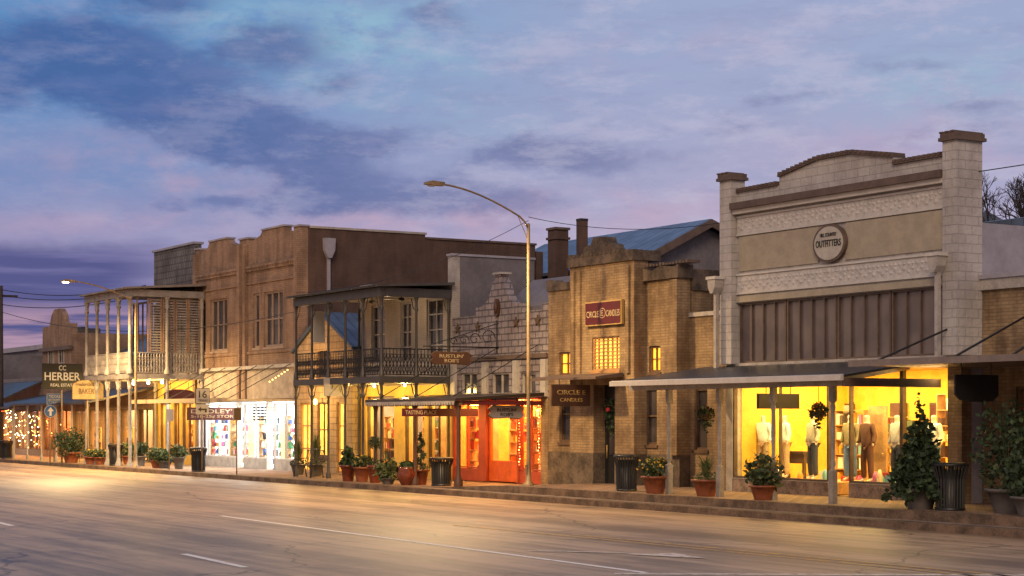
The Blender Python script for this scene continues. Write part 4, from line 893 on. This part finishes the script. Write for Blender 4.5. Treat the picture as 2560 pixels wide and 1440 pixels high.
# ------------------------------------------------------------ H : gabled metal roof hall behind
th = thing('gabled_hall', 'tall hall with metal gable roof and chimneys behind shops', 'building', (-64, 46, 0))
MB().px([(42.4, 0), (50.8, 0), (50.8, 8.4), (42.4, 8.6)], -72, -60, GREYW).px([(42.4, 8.6), (50.8, 8.4), (45.8, 10.2)], -60.3, -60.01, GREYW).done('wall', th)
b = MB(); b.px([(41.9, 8.42), (41.9, 8.55), (45.8, 10.5), (45.8, 10.34)], -72.4, -59.6, GALV); b.px([(45.801, 10.34), (45.801, 10.5), (51.2, 8.5), (51.2, 8.35)], -72.4, -59.6, BLUR); b.done('roof', th)
b = MB(); b.px([(41.9, 8.2), (41.9, 8.53), (45.8, 10.48), (45.8, 10.15)], -59.599, -59.5, PBROWN); b.px([(45.801, 10.15), (45.801, 10.48), (51.2, 8.48), (51.2, 8.15)], -59.599, -59.5, PBROWN); b.done('bargeboard', th)
for (u_, v_, w, nm) in ((1395, 570, .62, 0), (1455, 547, .34, 1)):
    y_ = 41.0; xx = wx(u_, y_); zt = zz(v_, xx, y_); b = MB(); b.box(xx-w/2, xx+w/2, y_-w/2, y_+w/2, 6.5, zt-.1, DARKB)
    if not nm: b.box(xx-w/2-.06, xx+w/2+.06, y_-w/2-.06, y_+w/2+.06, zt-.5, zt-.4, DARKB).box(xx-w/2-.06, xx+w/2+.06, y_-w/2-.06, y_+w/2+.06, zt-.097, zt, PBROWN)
    else: b.box(xx-w/2-.01, xx+w/2+.01, y_-w/2-.01, y_+w/2+.01, zt-.097, zt, BLACK)
    b.done('chimney', th)
th = thing('metal_roof_house', 'house with low metal roof behind brick parapet', 'building', (-52, 52, 0))
MB().px([(47, 0), (56, 0), (56, 8.6), (47, 8.6)], -58, -50, GREYW).done('wall', th); MB().px([(46.6, 8.602), (56.3, 8.602), (51.5, 10.2)], -58.3, -49.8, BLUR).done('roof', th)
# ------------------------------------------------------------ street lamps
def lamp(u, T_, vtop, uh, vh, lit):
    xx = wx(u, T_); z0 = zs(xx); zt = zz(vtop, xx, T_); yh = wy(uh, xx); zh = zz(vh, xx, yh)
    th = thing('street_lamp', 'tall galvanised street lamp with curved arm over road', 'street lamp', (xx, T_, z0), 'street lamps along the kerb')
    b = MB(); b.lathe([(.16, z0), (.16, z0+.06), (.09, z0+.1), (.065, z0+.5), (.055, z0+2), (.045, zt), (.0, zt+.03)], xx, T_, 12, STEEL); b.box(xx-.05, xx+.05, T_-.09, T_-.06, z0+.35, z0+.6, STEEL); b.done('pole', th)
    L = T_-yh; P = [(xx, T_, zt-.15), (xx, T_-.12, zt+.05), (xx, T_-.3, zt+.2)]
    for i in range(1, 9): f = i/8; P.append((xx, T_-.3-(L-.3)*f, zt+.2+(zh-zt-.2)*(1-(1-f)**1.7)))
    b = MB(); b.tube(P, .028, 8, STEEL); b.tube([(xx, T_, zt-.5), (xx, T_-.35, zt+.2)], .012, 5, STEEL); b.done('arm', th)
    hd = MB(); e = P[-1]; hd.px([(e[1]+.1, e[2]-.05), (e[1]+.1, e[2]+.05), (e[1]-.3, e[2]+.07), (e[1]-.45, e[2]+.03), (e[1]-.47, e[2]-.04), (e[1]-.2, e[2]-.05)], xx-.11, xx+.11, STEEL); hd.ball((xx, e[1]-.28, e[2]-.04), (.09, .15, .06), ELAMP if lit else WSIGN, 10); hd.done('lamp_head', th)
    light('SPOT', th, (xx, e[1]-.3, e[2]-.2), 8500 if lit else 4600, (1, .64, .26), name='lamp_light', spot=2.8, rad=.15)
    return xx, zt
lx, lz = lamp(1321, 27.5, 560, 1100, 460, False)
lamp(339, 26.9, 758, 180, 703, True)
# ------------------------------------------------------------ street signs
x = wx(506, 26.9)
sg = xsign('road_sign', 'white route sign above arrow plate on steel pole', 490, 523, 972, 1008, x, WSIGN, BLACK, [('16', .6, .5, .62), ('TEXAS', .7, .17, .18)], BLACK, None, 'rect', .03)
yc = 26.9; b = MB(); za = zz(1036, x, yc); zb_ = zz(1011, x, yc); b.box(x-.04, x, yc-.26, yc+.26, za, zb_, WSIGN); zm = (za+zb_)/2
b.px([(yc-.2, zm), (yc-.06, zm+.1), (yc-.06, zm+.035), (yc+.18, zm+.035), (yc+.18, zm-.12), (yc+.1, zm-.12), (yc+.1, zm-.035), (yc-.06, zm-.035), (yc-.06, zm-.1)], x+.001, x+.008, BLACK); b.done('arrow_plate', sg)
xsign('shop_sign', 'black sign with white lettering on post', 106, 205, 910, 972, wx(155, 26.8), BLACK, BLACK, [('CC', .18, .2, .84), ('HERBER', .9, .32, .5), ('REAL ESTATE', .6, .12, .15)], WHT, None, 'rect', .04)
xsign('shop_sign', 'tan arched bakery sign with gold lettering on post', 181, 258, 950, 998, wx(220, 26.9), TANS, BRSIGN, [('Fredericksburg', .8, .25, .75), ('BAKERY', .6, .27, .42)], WOOD, None, 'top', .03)
xsign('road_sign', 'small blue route sign on post', 118, 154, 985, 1012, wx(125, 26.8), BLUES, WSIGN, [('TEXAS', .8, .28, .76), ('HILL COUNTRY', .8, .16, .45), ('TRAIL', .5, .2, .2)], WHT, None, 'rect', .03)
sg = xsign('road_sign', 'round blue sign with white arrow on post', 112, 140, 1014, 1043, wx(126, 26.7), BLUES, WSIGN, [], WHT, None, 'round', .03)
x = wx(126, 26.7); yc = wy(126, x); zc = zz(1028, x, yc); MB().px([(yc-.05, zc-.22), (yc+.05, zc-.22), (yc+.05, zc), (yc+.16, zc), (yc, zc+.2), (yc-.16, zc), (yc-.05, zc)], x+.014, x+.02, WHT).done('arrow_mark', sg)
xsign('road_sign', 'small parking sign with blue mark on pole', 417, 432, 1024, 1052, wx(424, 26.85), WSIGN, WSIGN, [], BLUES, None, 'rect', .025)
xsign('road_sign', 'small brown street sign on thin pole', 585, 602, 1020, 1050, wx(593, 26.85), BRSIGN, WSIGN, [], WHT, None, 'rect', .025)
xsign('shop_sign', 'red scrolled shop sign lit by warm lamps', 411, 486, 974, 1003, -77.0, RED, GOLD, [], GOLD, 3.9, 'top')
xsign('hanging_sign', 'dark hanging shop sign with round arched crest', 1896, 1997, 986, 1020, -35.0, BLACK, BRSIGN, [], GOLD, 3.4)
# ------------------------------------------------------------ street furniture and plants
def can(u, T_, h=.92, r=.3):
    xx = wx(u, T_); z = zs(xx); th = thing('litter_bin', 'black slatted metal litter bin on pavement', 'litter bin', (xx, T_, z), 'slatted litter bins on the pavement')
    b = MB(); n = 26
    for i in range(n):
        a = 2*math.pi*i/n; c_, s_ = math.cos(a), math.sin(a)
        b.tube([(xx+c_*r*.85, T_+s_*r*.85, z+.05), (xx+c_*r*.88, T_+s_*r*.88, z+h*.7), (xx+c_*r*1.12, T_+s_*r*1.12, z+h)], .02, 4, BLACK)
    b.done('slatted_body', th)
    MB().lathe([(r*.78, z+.04), (r*.8, z+h*.9), (r*.7, z+h*.9), (r*.68, z+.1), (0, z+.1)], xx, T_, 16, BLACK).done('liner', th)
    MB().lathe([(r*1.13, z+h-.02), (r*1.2, z+h+.02), (r*1.05, z+h+.05), (r*.55, z+h+.04), (r*.5, z+h-.02)], xx, T_, 18, BLACK).done('rim', th); MB().lathe([(r*.9, z), (r*.95, z+.06), (r*.8, z+.06)], xx, T_, 18, BLACK).done('base_ring', th)
can(2375, 27.7, .95, .34); can(1566, 27.6); can(496, 26.95); can(289, 27.1); can(16, 27.0); can(1103, 27.9, .85, .34)
def pot(th, xx, y, z, r, h, m_, style=0):
    pr = [(r*.62, z), (r*.72, z+h*.3), (r*.9, z+h*.85), (r*1.06, z+h*.88), (r*1.06, z+h), (r*.9, z+h), (r*.88, z+h*.9), (0, z+h*.9)] if style == 0 else [(r*.5, z), (r*.85, z+h*.3), (r, z+h*.6), (r*.8, z+h*.88), (r*.85, z+h), (r*.7, z+h), (r*.65, z+h*.88), (0, z+h*.85)]
    MB().lathe(pr, xx, y, 18, m_).done('pot', th)
def planter(u, T_, r, h, m_, kind, ph, pr, lab, style=0, cols=None):
    xx = wx(u, T_); z = zs(xx); th = thing('potted_plant', lab, 'plant', (xx, T_, z)); pot(th, xx, T_, z, r, h, m_, style); b = MB(); c_ = (xx, T_, z+h+ph*.42)
    cols = cols or [L1, L2]
    if kind == 'bush':
        b.leaves(c_, (pr, pr, ph*.55), int(420*pr/.4), .13, cols); b.blades((xx, T_, z+h*.9), 30, ph*1.25, pr*1.1, .008, cols)
        for i in range(4):
            a = R.uniform(0, 6.28); b.leaves((xx+math.cos(a)*pr*.7, T_+math.sin(a)*pr*.7, z+h+ph*R.uniform(.0, .8)), (pr*.35, pr*.35, ph*.2), 60, .12, cols)
        for i in range(5): a = R.uniform(0, 6.28); b.tube([(xx, T_, z+h*.9), (xx+math.cos(a)*pr*.4, T_+math.sin(a)*pr*.4, z+h+ph*.7)], .01, 4, BARK)
    if kind == 'cone':
        b.leaves((xx, T_, z+h+ph*.48), (pr, pr, ph*.52), int(2600*pr/.6), .14, cols, 'cone'); b.leaves((xx, T_, z+h+.2), (pr*.9, pr*.9, .3), 300, .14, cols)
        b.leaves((xx+.15, T_, z+h+ph*.4), (pr*.6, pr*.6, ph*.35), 500 if pr > .4 else 60, .14, cols, 'cone')
        b.blades((xx, T_, z+h), 60, ph*.8, pr*.9, .01, cols)
        b.tube([(xx, T_, z+h*.9), (xx, T_, z+h+ph*.9)], [.04, .01], 6, BARK)
    if kind == 'spiky': b.blades((xx, T_, z+h*.9), 90, ph, pr, .012, cols); b.leaves((xx, T_, z+h+.05), (pr*.7, pr*.7, .12), 120, .09, cols)
    if kind == 'flower':
        b.leaves(c_, (pr, pr, ph*.5), 380, .11, cols); b.leaves((c_[0], c_[1], c_[2]+ph*.1), (pr*.95, pr*.95, ph*.5), 140, .07, [FLY, FLY, L2]); b.blades((xx, T_, z+h), 30, ph*1.1, pr, .008, [L2])
    if kind == 'ball': b.tube([(xx, T_, z+h*.9), (xx, T_, z+h+ph)], .02, 6, BARK); b.leaves((xx, T_, z+h+ph), (pr, pr, pr), 380, .07, cols); b.leaves((xx, T_, z+h+.08), (r*.8, r*.8, .12), 90, .08, cols)
    if kind == 'spiral':
        for i in range(40): f = i/40; rr = pr*(1-f*.8); b.leaves((xx+rr*.6*math.cos(f*19), T_+rr*.6*math.sin(f*19), z+h+f*ph), (rr*.6, rr*.6, .07), 26, .06, cols)
        b.tube([(xx, T_, z+h*.9), (xx, T_, z+h+ph)], .02, 6, BARK)
    b.done('foliage', th)
planter(2300, 27.5, .42, .45, POTG, 'cone', 1.75, .66, 'dark evergreen shrub in grey planter beside bin', cols=[L1, L1, L1, L2])
planter(2520, 27.9, .45, .5, POTG, 'bush', 1.8, .68, 'large leafy dark shrub in planter', cols=[L1, L1, L2])
planter(2580, 27.3, .4, .4, POTG, 'bush', 1.1, .55, 'low dark shrub in planter by shop', cols=[L1, L2])
planter(1908, 27.4, .34, .35, TERRA, 'bush', .75, .42, 'leafy trailing plant in terracotta pot', cols=[L1, L2, L3])
planter(1638, 27.4, .36, .45, TERRA, 'flower', .5, .42, 'yellow flowers in terracotta pot')
planter(1765, 27.5, .36, .42, TERRA, 'spiky', .75, .42, 'spiky grass in terracotta pot', cols=[L2, L3])
planter(1016, 27.2, .32, .58, TERRAG, 'bush', .12, .2, 'glazed red jar with sparse greenery', 1)
planter(1052, 27.7, .27, .5, TERRAG, 'spiral', 1.15, .24, 'spiral clipped evergreen in red pot', cols=[L1])
planter(870, 27.2, .28, .55, TERRAG, 'cone', .6, .2, 'small conical evergreen in red pot')
planter(905, 27.4, .3, .5, TERRA, 'flower', .4, .36, 'flowers in tall red pot')
planter(937, 27.3, .26, .58, TERRAG, 'ball', .75, .2, 'round clipped topiary in red pot', cols=[L1])
planter(970, 27.0, .25, .2, POTG, 'bush', .6, .38, 'grey green rounded shrub by kerb', cols=[L3, L2])
planter(447, 27.6, .26, .5, POTG, 'bush', .5, .35, 'green plant in grey pot', cols=[L2, L3])
planter(392, 27.4, .3, .35, TERRA, 'bush', .5, .4, 'green plant in low pot', cols=[L2, L3]); planter(412, 27.5, .3, .3, POTG, 'bush', .5, .4, 'green plant in low pot', cols=[L2])
planter(178, 27.1, .45, .5, TERRA, 'bush', 1.1, .8, 'large bushy shrub in round planter', cols=[L1, L1, L2]); planter(228, 27.0, .35, .35, TERRA, 'flower', .35, .4, 'orange and green flowers in pot'); planter(250, 27.1, .3, .35, TERRA, 'flower', .35, .4, 'orange and green flowers in pot')
planter(352, 27.9, .25, .45, POTG, 'bush', .6, .3, 'dark shrub in grey pot', cols=[L1]); planter(790, 28.6, .3, .4, POTG, 'spiky', 1.4, .6, 'tall grassy plant in pot by bench', cols=[L2, L3]); planter(745, 28.8, .3, .4, POTG, 'spiky', 1.1, .5, 'grassy plant in pot by bench', cols=[L2, L1]); planter(320, 28.4, .3, .4, TERRA, 'bush', .6, .4, 'bushy plant in pot by shop', cols=[L2, L3])
for (u_, v_, y_) in ((1766, 1035, 28.2), (2046, 1028, 28.4)):
    xx = wx(u_, y_); z = zz(v_, xx, y_); th = thing('hanging_basket', 'hanging basket of trailing dark foliage under awning', 'plant', (xx, y_, z), 'hanging baskets under the awning')
    b = MB().leaves((xx, y_, z), (.22, .22, .17), 220, .09, [L1, L2]); b.leaves((xx, y_, z-.22), (.1, .1, .2), 60, .09, [L1]); b.leaves((xx, y_, z+.1), (.2, .2, .1), 14, .06, [FLR]); b.done('foliage', th)
    MB().lathe([(.0, z-.15), (.15, z-.12), (.2, z)], xx, y_, 10, WOOD).tube([(xx, y_, z), (xx, y_, 3.3)], .01, 4, IRON).done('basket', th)
xx = wx(768, 27.7); z = zs(xx); th = thing('park_bench', 'black iron park bench on pavement', 'bench', (xx, 27.7, z))
b = MB()
for i in range(4): b.box(xx-.75, xx+.75, 27.5+i*.11, 27.58+i*.11, z+.43, z+.46, BLACK)
b.done('seat', th); b = MB()
for i in range(14): a = xx-.72+i*.11; b.tube([(a, 27.95, z+.45), (a, 28.05, z+.95)], .012, 4, BLACK)
b.tube([(xx-.75, 28.05, z+.95), (xx, 28.06, z+1.02), (xx+.75, 28.05, z+.95)], .02, 6, BLACK); b.done('backrest', th)
for sx in (-.72, .72):
    MB().tube([(xx+sx, 27.5, z), (xx+sx, 27.55, z+.43), (xx+sx, 27.93, z+.43), (xx+sx, 28.0, z)], .022, 6, BLACK).tube([(xx+sx, 27.52, z+.43), (xx+sx, 27.5, z+.65), (xx+sx, 28.0, z+.68)], .02, 6, BLACK).done('leg', th)
def chair(xx, y_, z, m_, lab, grp=None, s=1.0):
    th = thing('garden_chair', lab, 'chair', (xx, y_, z), grp)
    MB().box(xx-.22, xx+.22, y_-.22, y_+.22, z+.43, z+.46, m_).done('seat', th)
    b = MB(); b.tube([(xx-.22, y_+.2, z+.45), (xx-.2, y_+.28, z+.95), (xx+.2, y_+.28, z+.95), (xx+.22, y_+.2, z+.45)], .018, 5, m_)
    for i in range(3): b.tube([(xx-.1+i*.1, y_+.2, z+.45), (xx-.1+i*.1, y_+.28, z+.95)], .012, 4, m_)
    b.done('backrest', th)
    for a in (-.2, .2):
        for c_ in (-.2, .2): MB().tube([(xx+a, y_+c_, z), (xx+a, y_+c_, z+.43)], .018, 5, m_).done('leg', th)
for u_, y_ in ((205, 28.4), (235, 28.6), (262, 28.2)):
    xx = wx(u_, y_); chair(xx, y_, zs(xx), BRSIGN, 'dark metal chair outside shop', 'metal chairs outside the shops')
WCH = plain('white chair paint', (.8, .78, .72), .5)
chair(wx(1890, 31.0), 31.0, .7, WCH, 'white slatted chair inside shop window')
# ------------------------------------------------------------ mannequins
def skin(name, th, pts, edges, radii, mat, sub=2, root=0):
    me = bpy.data.meshes.new(name)
    me.from_pydata([tuple(Vector(p)) for p in pts], edges, []); o = bpy.data.objects.new(name, me); COL.objects.link(o); o.parent = th
    o.modifiers.new('skin', 'SKIN'); sv = me.skin_vertices[0].data
    for i, r in enumerate(radii): sv[i].radius = r if isinstance(r, tuple) else (r, r)
    sv[root].use_root = True
    me.materials.append(mat); s_ = o.modifiers.new('sub', 'SUBSURF'); s_.levels = sub; s_.render_levels = sub
    o.modifiers['skin'].use_smooth_shade = True
    return o
SKN = plain('mannequin skin', (.7, .6, .5), .5, var=.05)
def mannequin(u, y, shirt, pants, lab, rot=0, coat=False, arm=.0):
    xx = wx(u, y); th = thing('mannequin', lab, 'mannequin', (xx, y, .7)); th.rotation_euler = (0, 0, rot)
    P = [(0, 0, .95), (0, 0, 1.12), (0, 0, 1.34), (0, 0, 1.48), (0, -.01, 1.57), (0, -.01, 1.68), (.17, 0, 1.43), (.24, .02, 1.16), (.26+arm, -.06, .9), (-.17, 0, 1.43), (-.24, .02, 1.16), (-.27, -.03, .9), (.09, 0, .9), (.11, 0, .5), (.12, .02, .08), (.12, -.12, .03), (-.09, 0, .9), (-.12, -.02, .5), (-.13, .02, .08), (-.14, -.12, .03)]
    E = [(0, 1), (1, 2), (2, 3), (3, 4), (4, 5), (2, 6), (6, 7), (7, 8), (2, 9), (9, 10), (10, 11), (0, 12), (12, 13), (13, 14), (14, 15), (0, 16), (16, 17), (17, 18), (18, 19)]
    RR = [.12, .11, .12, .05, .06, .085, .055, .042, .03, .055, .042, .03, .08, .055, .04, .035, .08, .055, .04, .035]
    skin('body', th, P, E, RR, SKN)
    low = .8 if coat else .93
    skin('coat' if coat else 'shirt', th, [(0, 0, low), (0, 0, 1.12), (0, 0, 1.36), (0, 0, 1.46), (.18, 0, 1.42), (.25, .02, 1.15), (.27+arm, -.05, .96), (-.18, 0, 1.42), (-.25, .02, 1.15), (-.28, -.03, .96)], [(0, 1), (1, 2), (2, 3), (2, 4), (4, 5), (5, 6), (2, 7), (7, 8), (8, 9)], [(.2, .16), (.16, .13), (.17, .13), .08, .075, .06, .055, .075, .06, .055], shirt)
    skin('trousers', th, [(0, 0, .98), (.09, 0, .88), (.115, 0, .5), (.12, .02, .1), (-.09, 0, .88), (-.12, -.02, .5), (-.13, .02, .1)], [(0, 1), (1, 2), (2, 3), (0, 4), (4, 5), (5, 6)], [(.14, .12), .1, .08, .07, .1, .08, .07], pants)
cl = lambda n, c: plain(n, c, .85, var=.2, bump=.3)
NAVY = cl('navy cloth', (.05, .06, .1)); KH = cl('khaki cloth', (.5, .38, .22)); GRY = cl('grey cloth', (.5, .5, .52)); BRC = cl('brown coat cloth', (.13, .06, .04)); OLV = cl('patterned cloth', (.5, .48, .38)); PALE = cl('pale blue shirt', (.75, .85, .98)); DOL = cl('olive jacket cloth', (.26, .22, .13)); BLU = cl('blue cloth', (.15, .26, .5))
YM = 30.9
mannequin(1908, YM, PALE, KH, 'mannequin wearing pale blue shirt and khaki trousers', .2)
mannequin(1962, YM+.2, PALE, KH, 'mannequin wearing white shirt and light trousers', -.3)
mannequin(2032, YM, OLV, NAVY, 'mannequin wearing patterned shirt and dark trousers', -.2)
mannequin(2126, YM+.2, DOL, BLU, 'mannequin wearing olive jacket and blue trousers', .1, True)
mannequin(2168, YM-.1, BRC, BRC, 'mannequin wearing long dark brown coat', 0, True)
mannequin(2243, YM, GRY, NAVY, 'mannequin wearing grey jumper and dark trousers', -.1)
mannequin(2335, YM+.2, PALE, BLU, 'mannequin wearing light shirt and blue trousers', -.1)
xx = wx(1990, 31.4); th = thing('display_desk', 'dark wooden desk inside shop window', 'desk', (xx, 31.3, .7))
MB().box(xx-.4, xx+.4, 31.3, 31.7, 1.35, 1.42, WOOD).done('desk_top', th); MB().box(xx-.38, xx+.38, 31.35, 31.68, 1.1, 1.348, WOOD).done('drawer', th)
for a in (-.34, .34): MB().box(xx+a-.04, xx+a+.04, 31.35, 31.43, .7, 1.099, WOOD).done('leg', th)
xx = wx(1858, 30.6); th = thing('poster_board', 'white poster leaning inside shop window', 'poster', (xx, 30.6, .7)); b = MB(); b.hexa([(xx-.25, 30.5, .72), (xx+.25, 30.5, .72), (xx+.25, 30.53, .72), (xx-.25, 30.53, .72), (xx-.25, 30.8, 1.4), (xx+.25, 30.8, 1.4), (xx+.25, 30.83, 1.4), (xx-.25, 30.83, 1.4)], WCH); b.done('poster_sheet', th)
goods(wx(2195, 31.8), wx(2290, 31.8), 31.9, .72, 4, .4, PY, 'wooden shelf of folded clothes inside shop')
goods(wx(2080, 33.4), wx(2150, 33.4), 33.5, .5, 5, .4, PW, 'tall shelf of folded shirts at back of shop')
goods(wx(2335, 33.0), wx(2420, 33.0), 33.1, .5, 6, .4, PY, 'tall wooden shelf of boots and hats in shop')
for u_, m_ in ((1880, RED), (1950, NAVY), (2010, TANS), (2100, GRY), (2230, BRC), (2330, RED)):
    xx = wx(u_, 33.7); th = thing('wall_picture', 'framed picture on yellow shop wall', 'picture', (xx, 33.8, 2.4)); MB().box(xx-.3, xx+.3, 33.9, 33.96, 2.0, 2.7, WOOD).box(xx-.25, xx+.25, 33.88, 33.899, 2.05, 2.65, m_).done('frame', th)
b = MB(); th = thing('display_items', 'boots, bags and boxes laid out on window platform', 'goods', (wx(2090, 30.6), 30.6, .7))
for i in range(46):
    xx = R.uniform(iw0+.1, iw1-.3); yy = R.uniform(30.4, 31.5)
    if dx0-.2 < xx < dx1+.2: continue
    w = R.uniform(.06, .15); h_ = R.uniform(.08, .35)
    if R.random() < .5: b.box(xx-w, xx+w, yy-w, yy+w, .705, .705+h_, R.choice(PY+PW))
    else: b.lathe([(w, .705), (w*1.1, .705+h_*.5), (w*.5, .705+h_), (0, .705+h_)], xx, yy, 8, R.choice(PY+PW))
o = b.done('goods', th); o['kind'] = 'stuff'
# ------------------------------------------------------------ tree, wires, pole
tx, ty = wx(2535, 46), 46; th = thing('bare_tree', 'leafless tree with fine twigs behind brick shop', 'tree', (tx, ty, 0)); b = MB(); tw = MB()
def br(p, d, L, r, k):
    q = p+d*L; tw.tube([p, (p+q)/2+Vector((R.gauss(0, .05), R.gauss(0, .05), 0))*L, q], [r, r*.85, r*.7], 5 if k > 3 else 3, BARK, False)
    if k == 0: return
    for _ in range(3):
        nd = (d+Vector((R.gauss(0, .42), R.gauss(0, .42), R.gauss(.1, .28)))).normalized(); br(q, nd, L*R.uniform(.62, .78), r*.62, k-1)
b.tube([(tx, ty, 0), (tx+.1, ty, 3), (tx, ty, 7.0)], [.26, .2, .15], 8, BARK)
for _ in range(5):
    br(Vector((tx, ty, 6.9)), Vector((R.gauss(0, .4), R.gauss(0, .4), .9)).normalized(), 1.25, .09, 5)
b.done('trunk', th); tw.done('crown', th)
def wire(p, q, sag, r=.012, par=None, solo=None):
    P = [Vector(p).lerp(Vector(q), i/12)-Vector((0, 0, sag*4*(i/12)*(1-i/12))) for i in range(13)]
    if par is None: par = thing('overhead_wire', 'thin dark overhead cable against the sky', 'cable', P[0])
    MB().tube(P, r, 4, IRON, False).done('wire', par)
wire((lx, 27.5, lz+.2), (x0, 30.4, 7.6), .3, .009); wire((lx, 27.5, lz+.1), (-61, 27.8, 6.9), .5, .009); wire((x1, 30.5, 7.9), (-15, 36, 9.2), .1)
pt = thing('utility_pole', 'dark wooden utility pole with overhead wires', 'pole', (wx(2, 27.2), 27.2, .1)); pxx = wx(2, 27.2)
MB().tube([(pxx, 27.2, .1), (pxx, 27.2, 9.4)], [.16, .11], 10, BARK).box(pxx-.05, pxx+.05, 26.3, 28.1, 8.8, 8.92, BARK).done('pole', pt)
for dz in (9.2, 8.9, 8.4): wire((pxx, 27.2, dz), (-84, 30.4, 8.6+(dz-9)*.5), .4, .02, pt)
wire((pxx, 27.2, 8.0), (-66, 30, 6.5), .9, .015, pt)
# ------------------------------------------------------------ camera
cd = bpy.data.cameras.new('camera'); co = bpy.data.objects.new('camera', cd); COL.objects.link(co)
co.location = (0, 0, H); co.rotation_euler = (math.radians(90), 0, math.asin(CC)); cd.sensor_width = 36; cd.lens = 36*FP/2560; cd.shift_y = 325/2560; cd.clip_end = 3000; cd.clip_start = .1
scene.camera = co
scene.view_settings.view_transform = 'Standard'; scene.view_settings.look = 'None'; scene.view_settings.exposure = 0
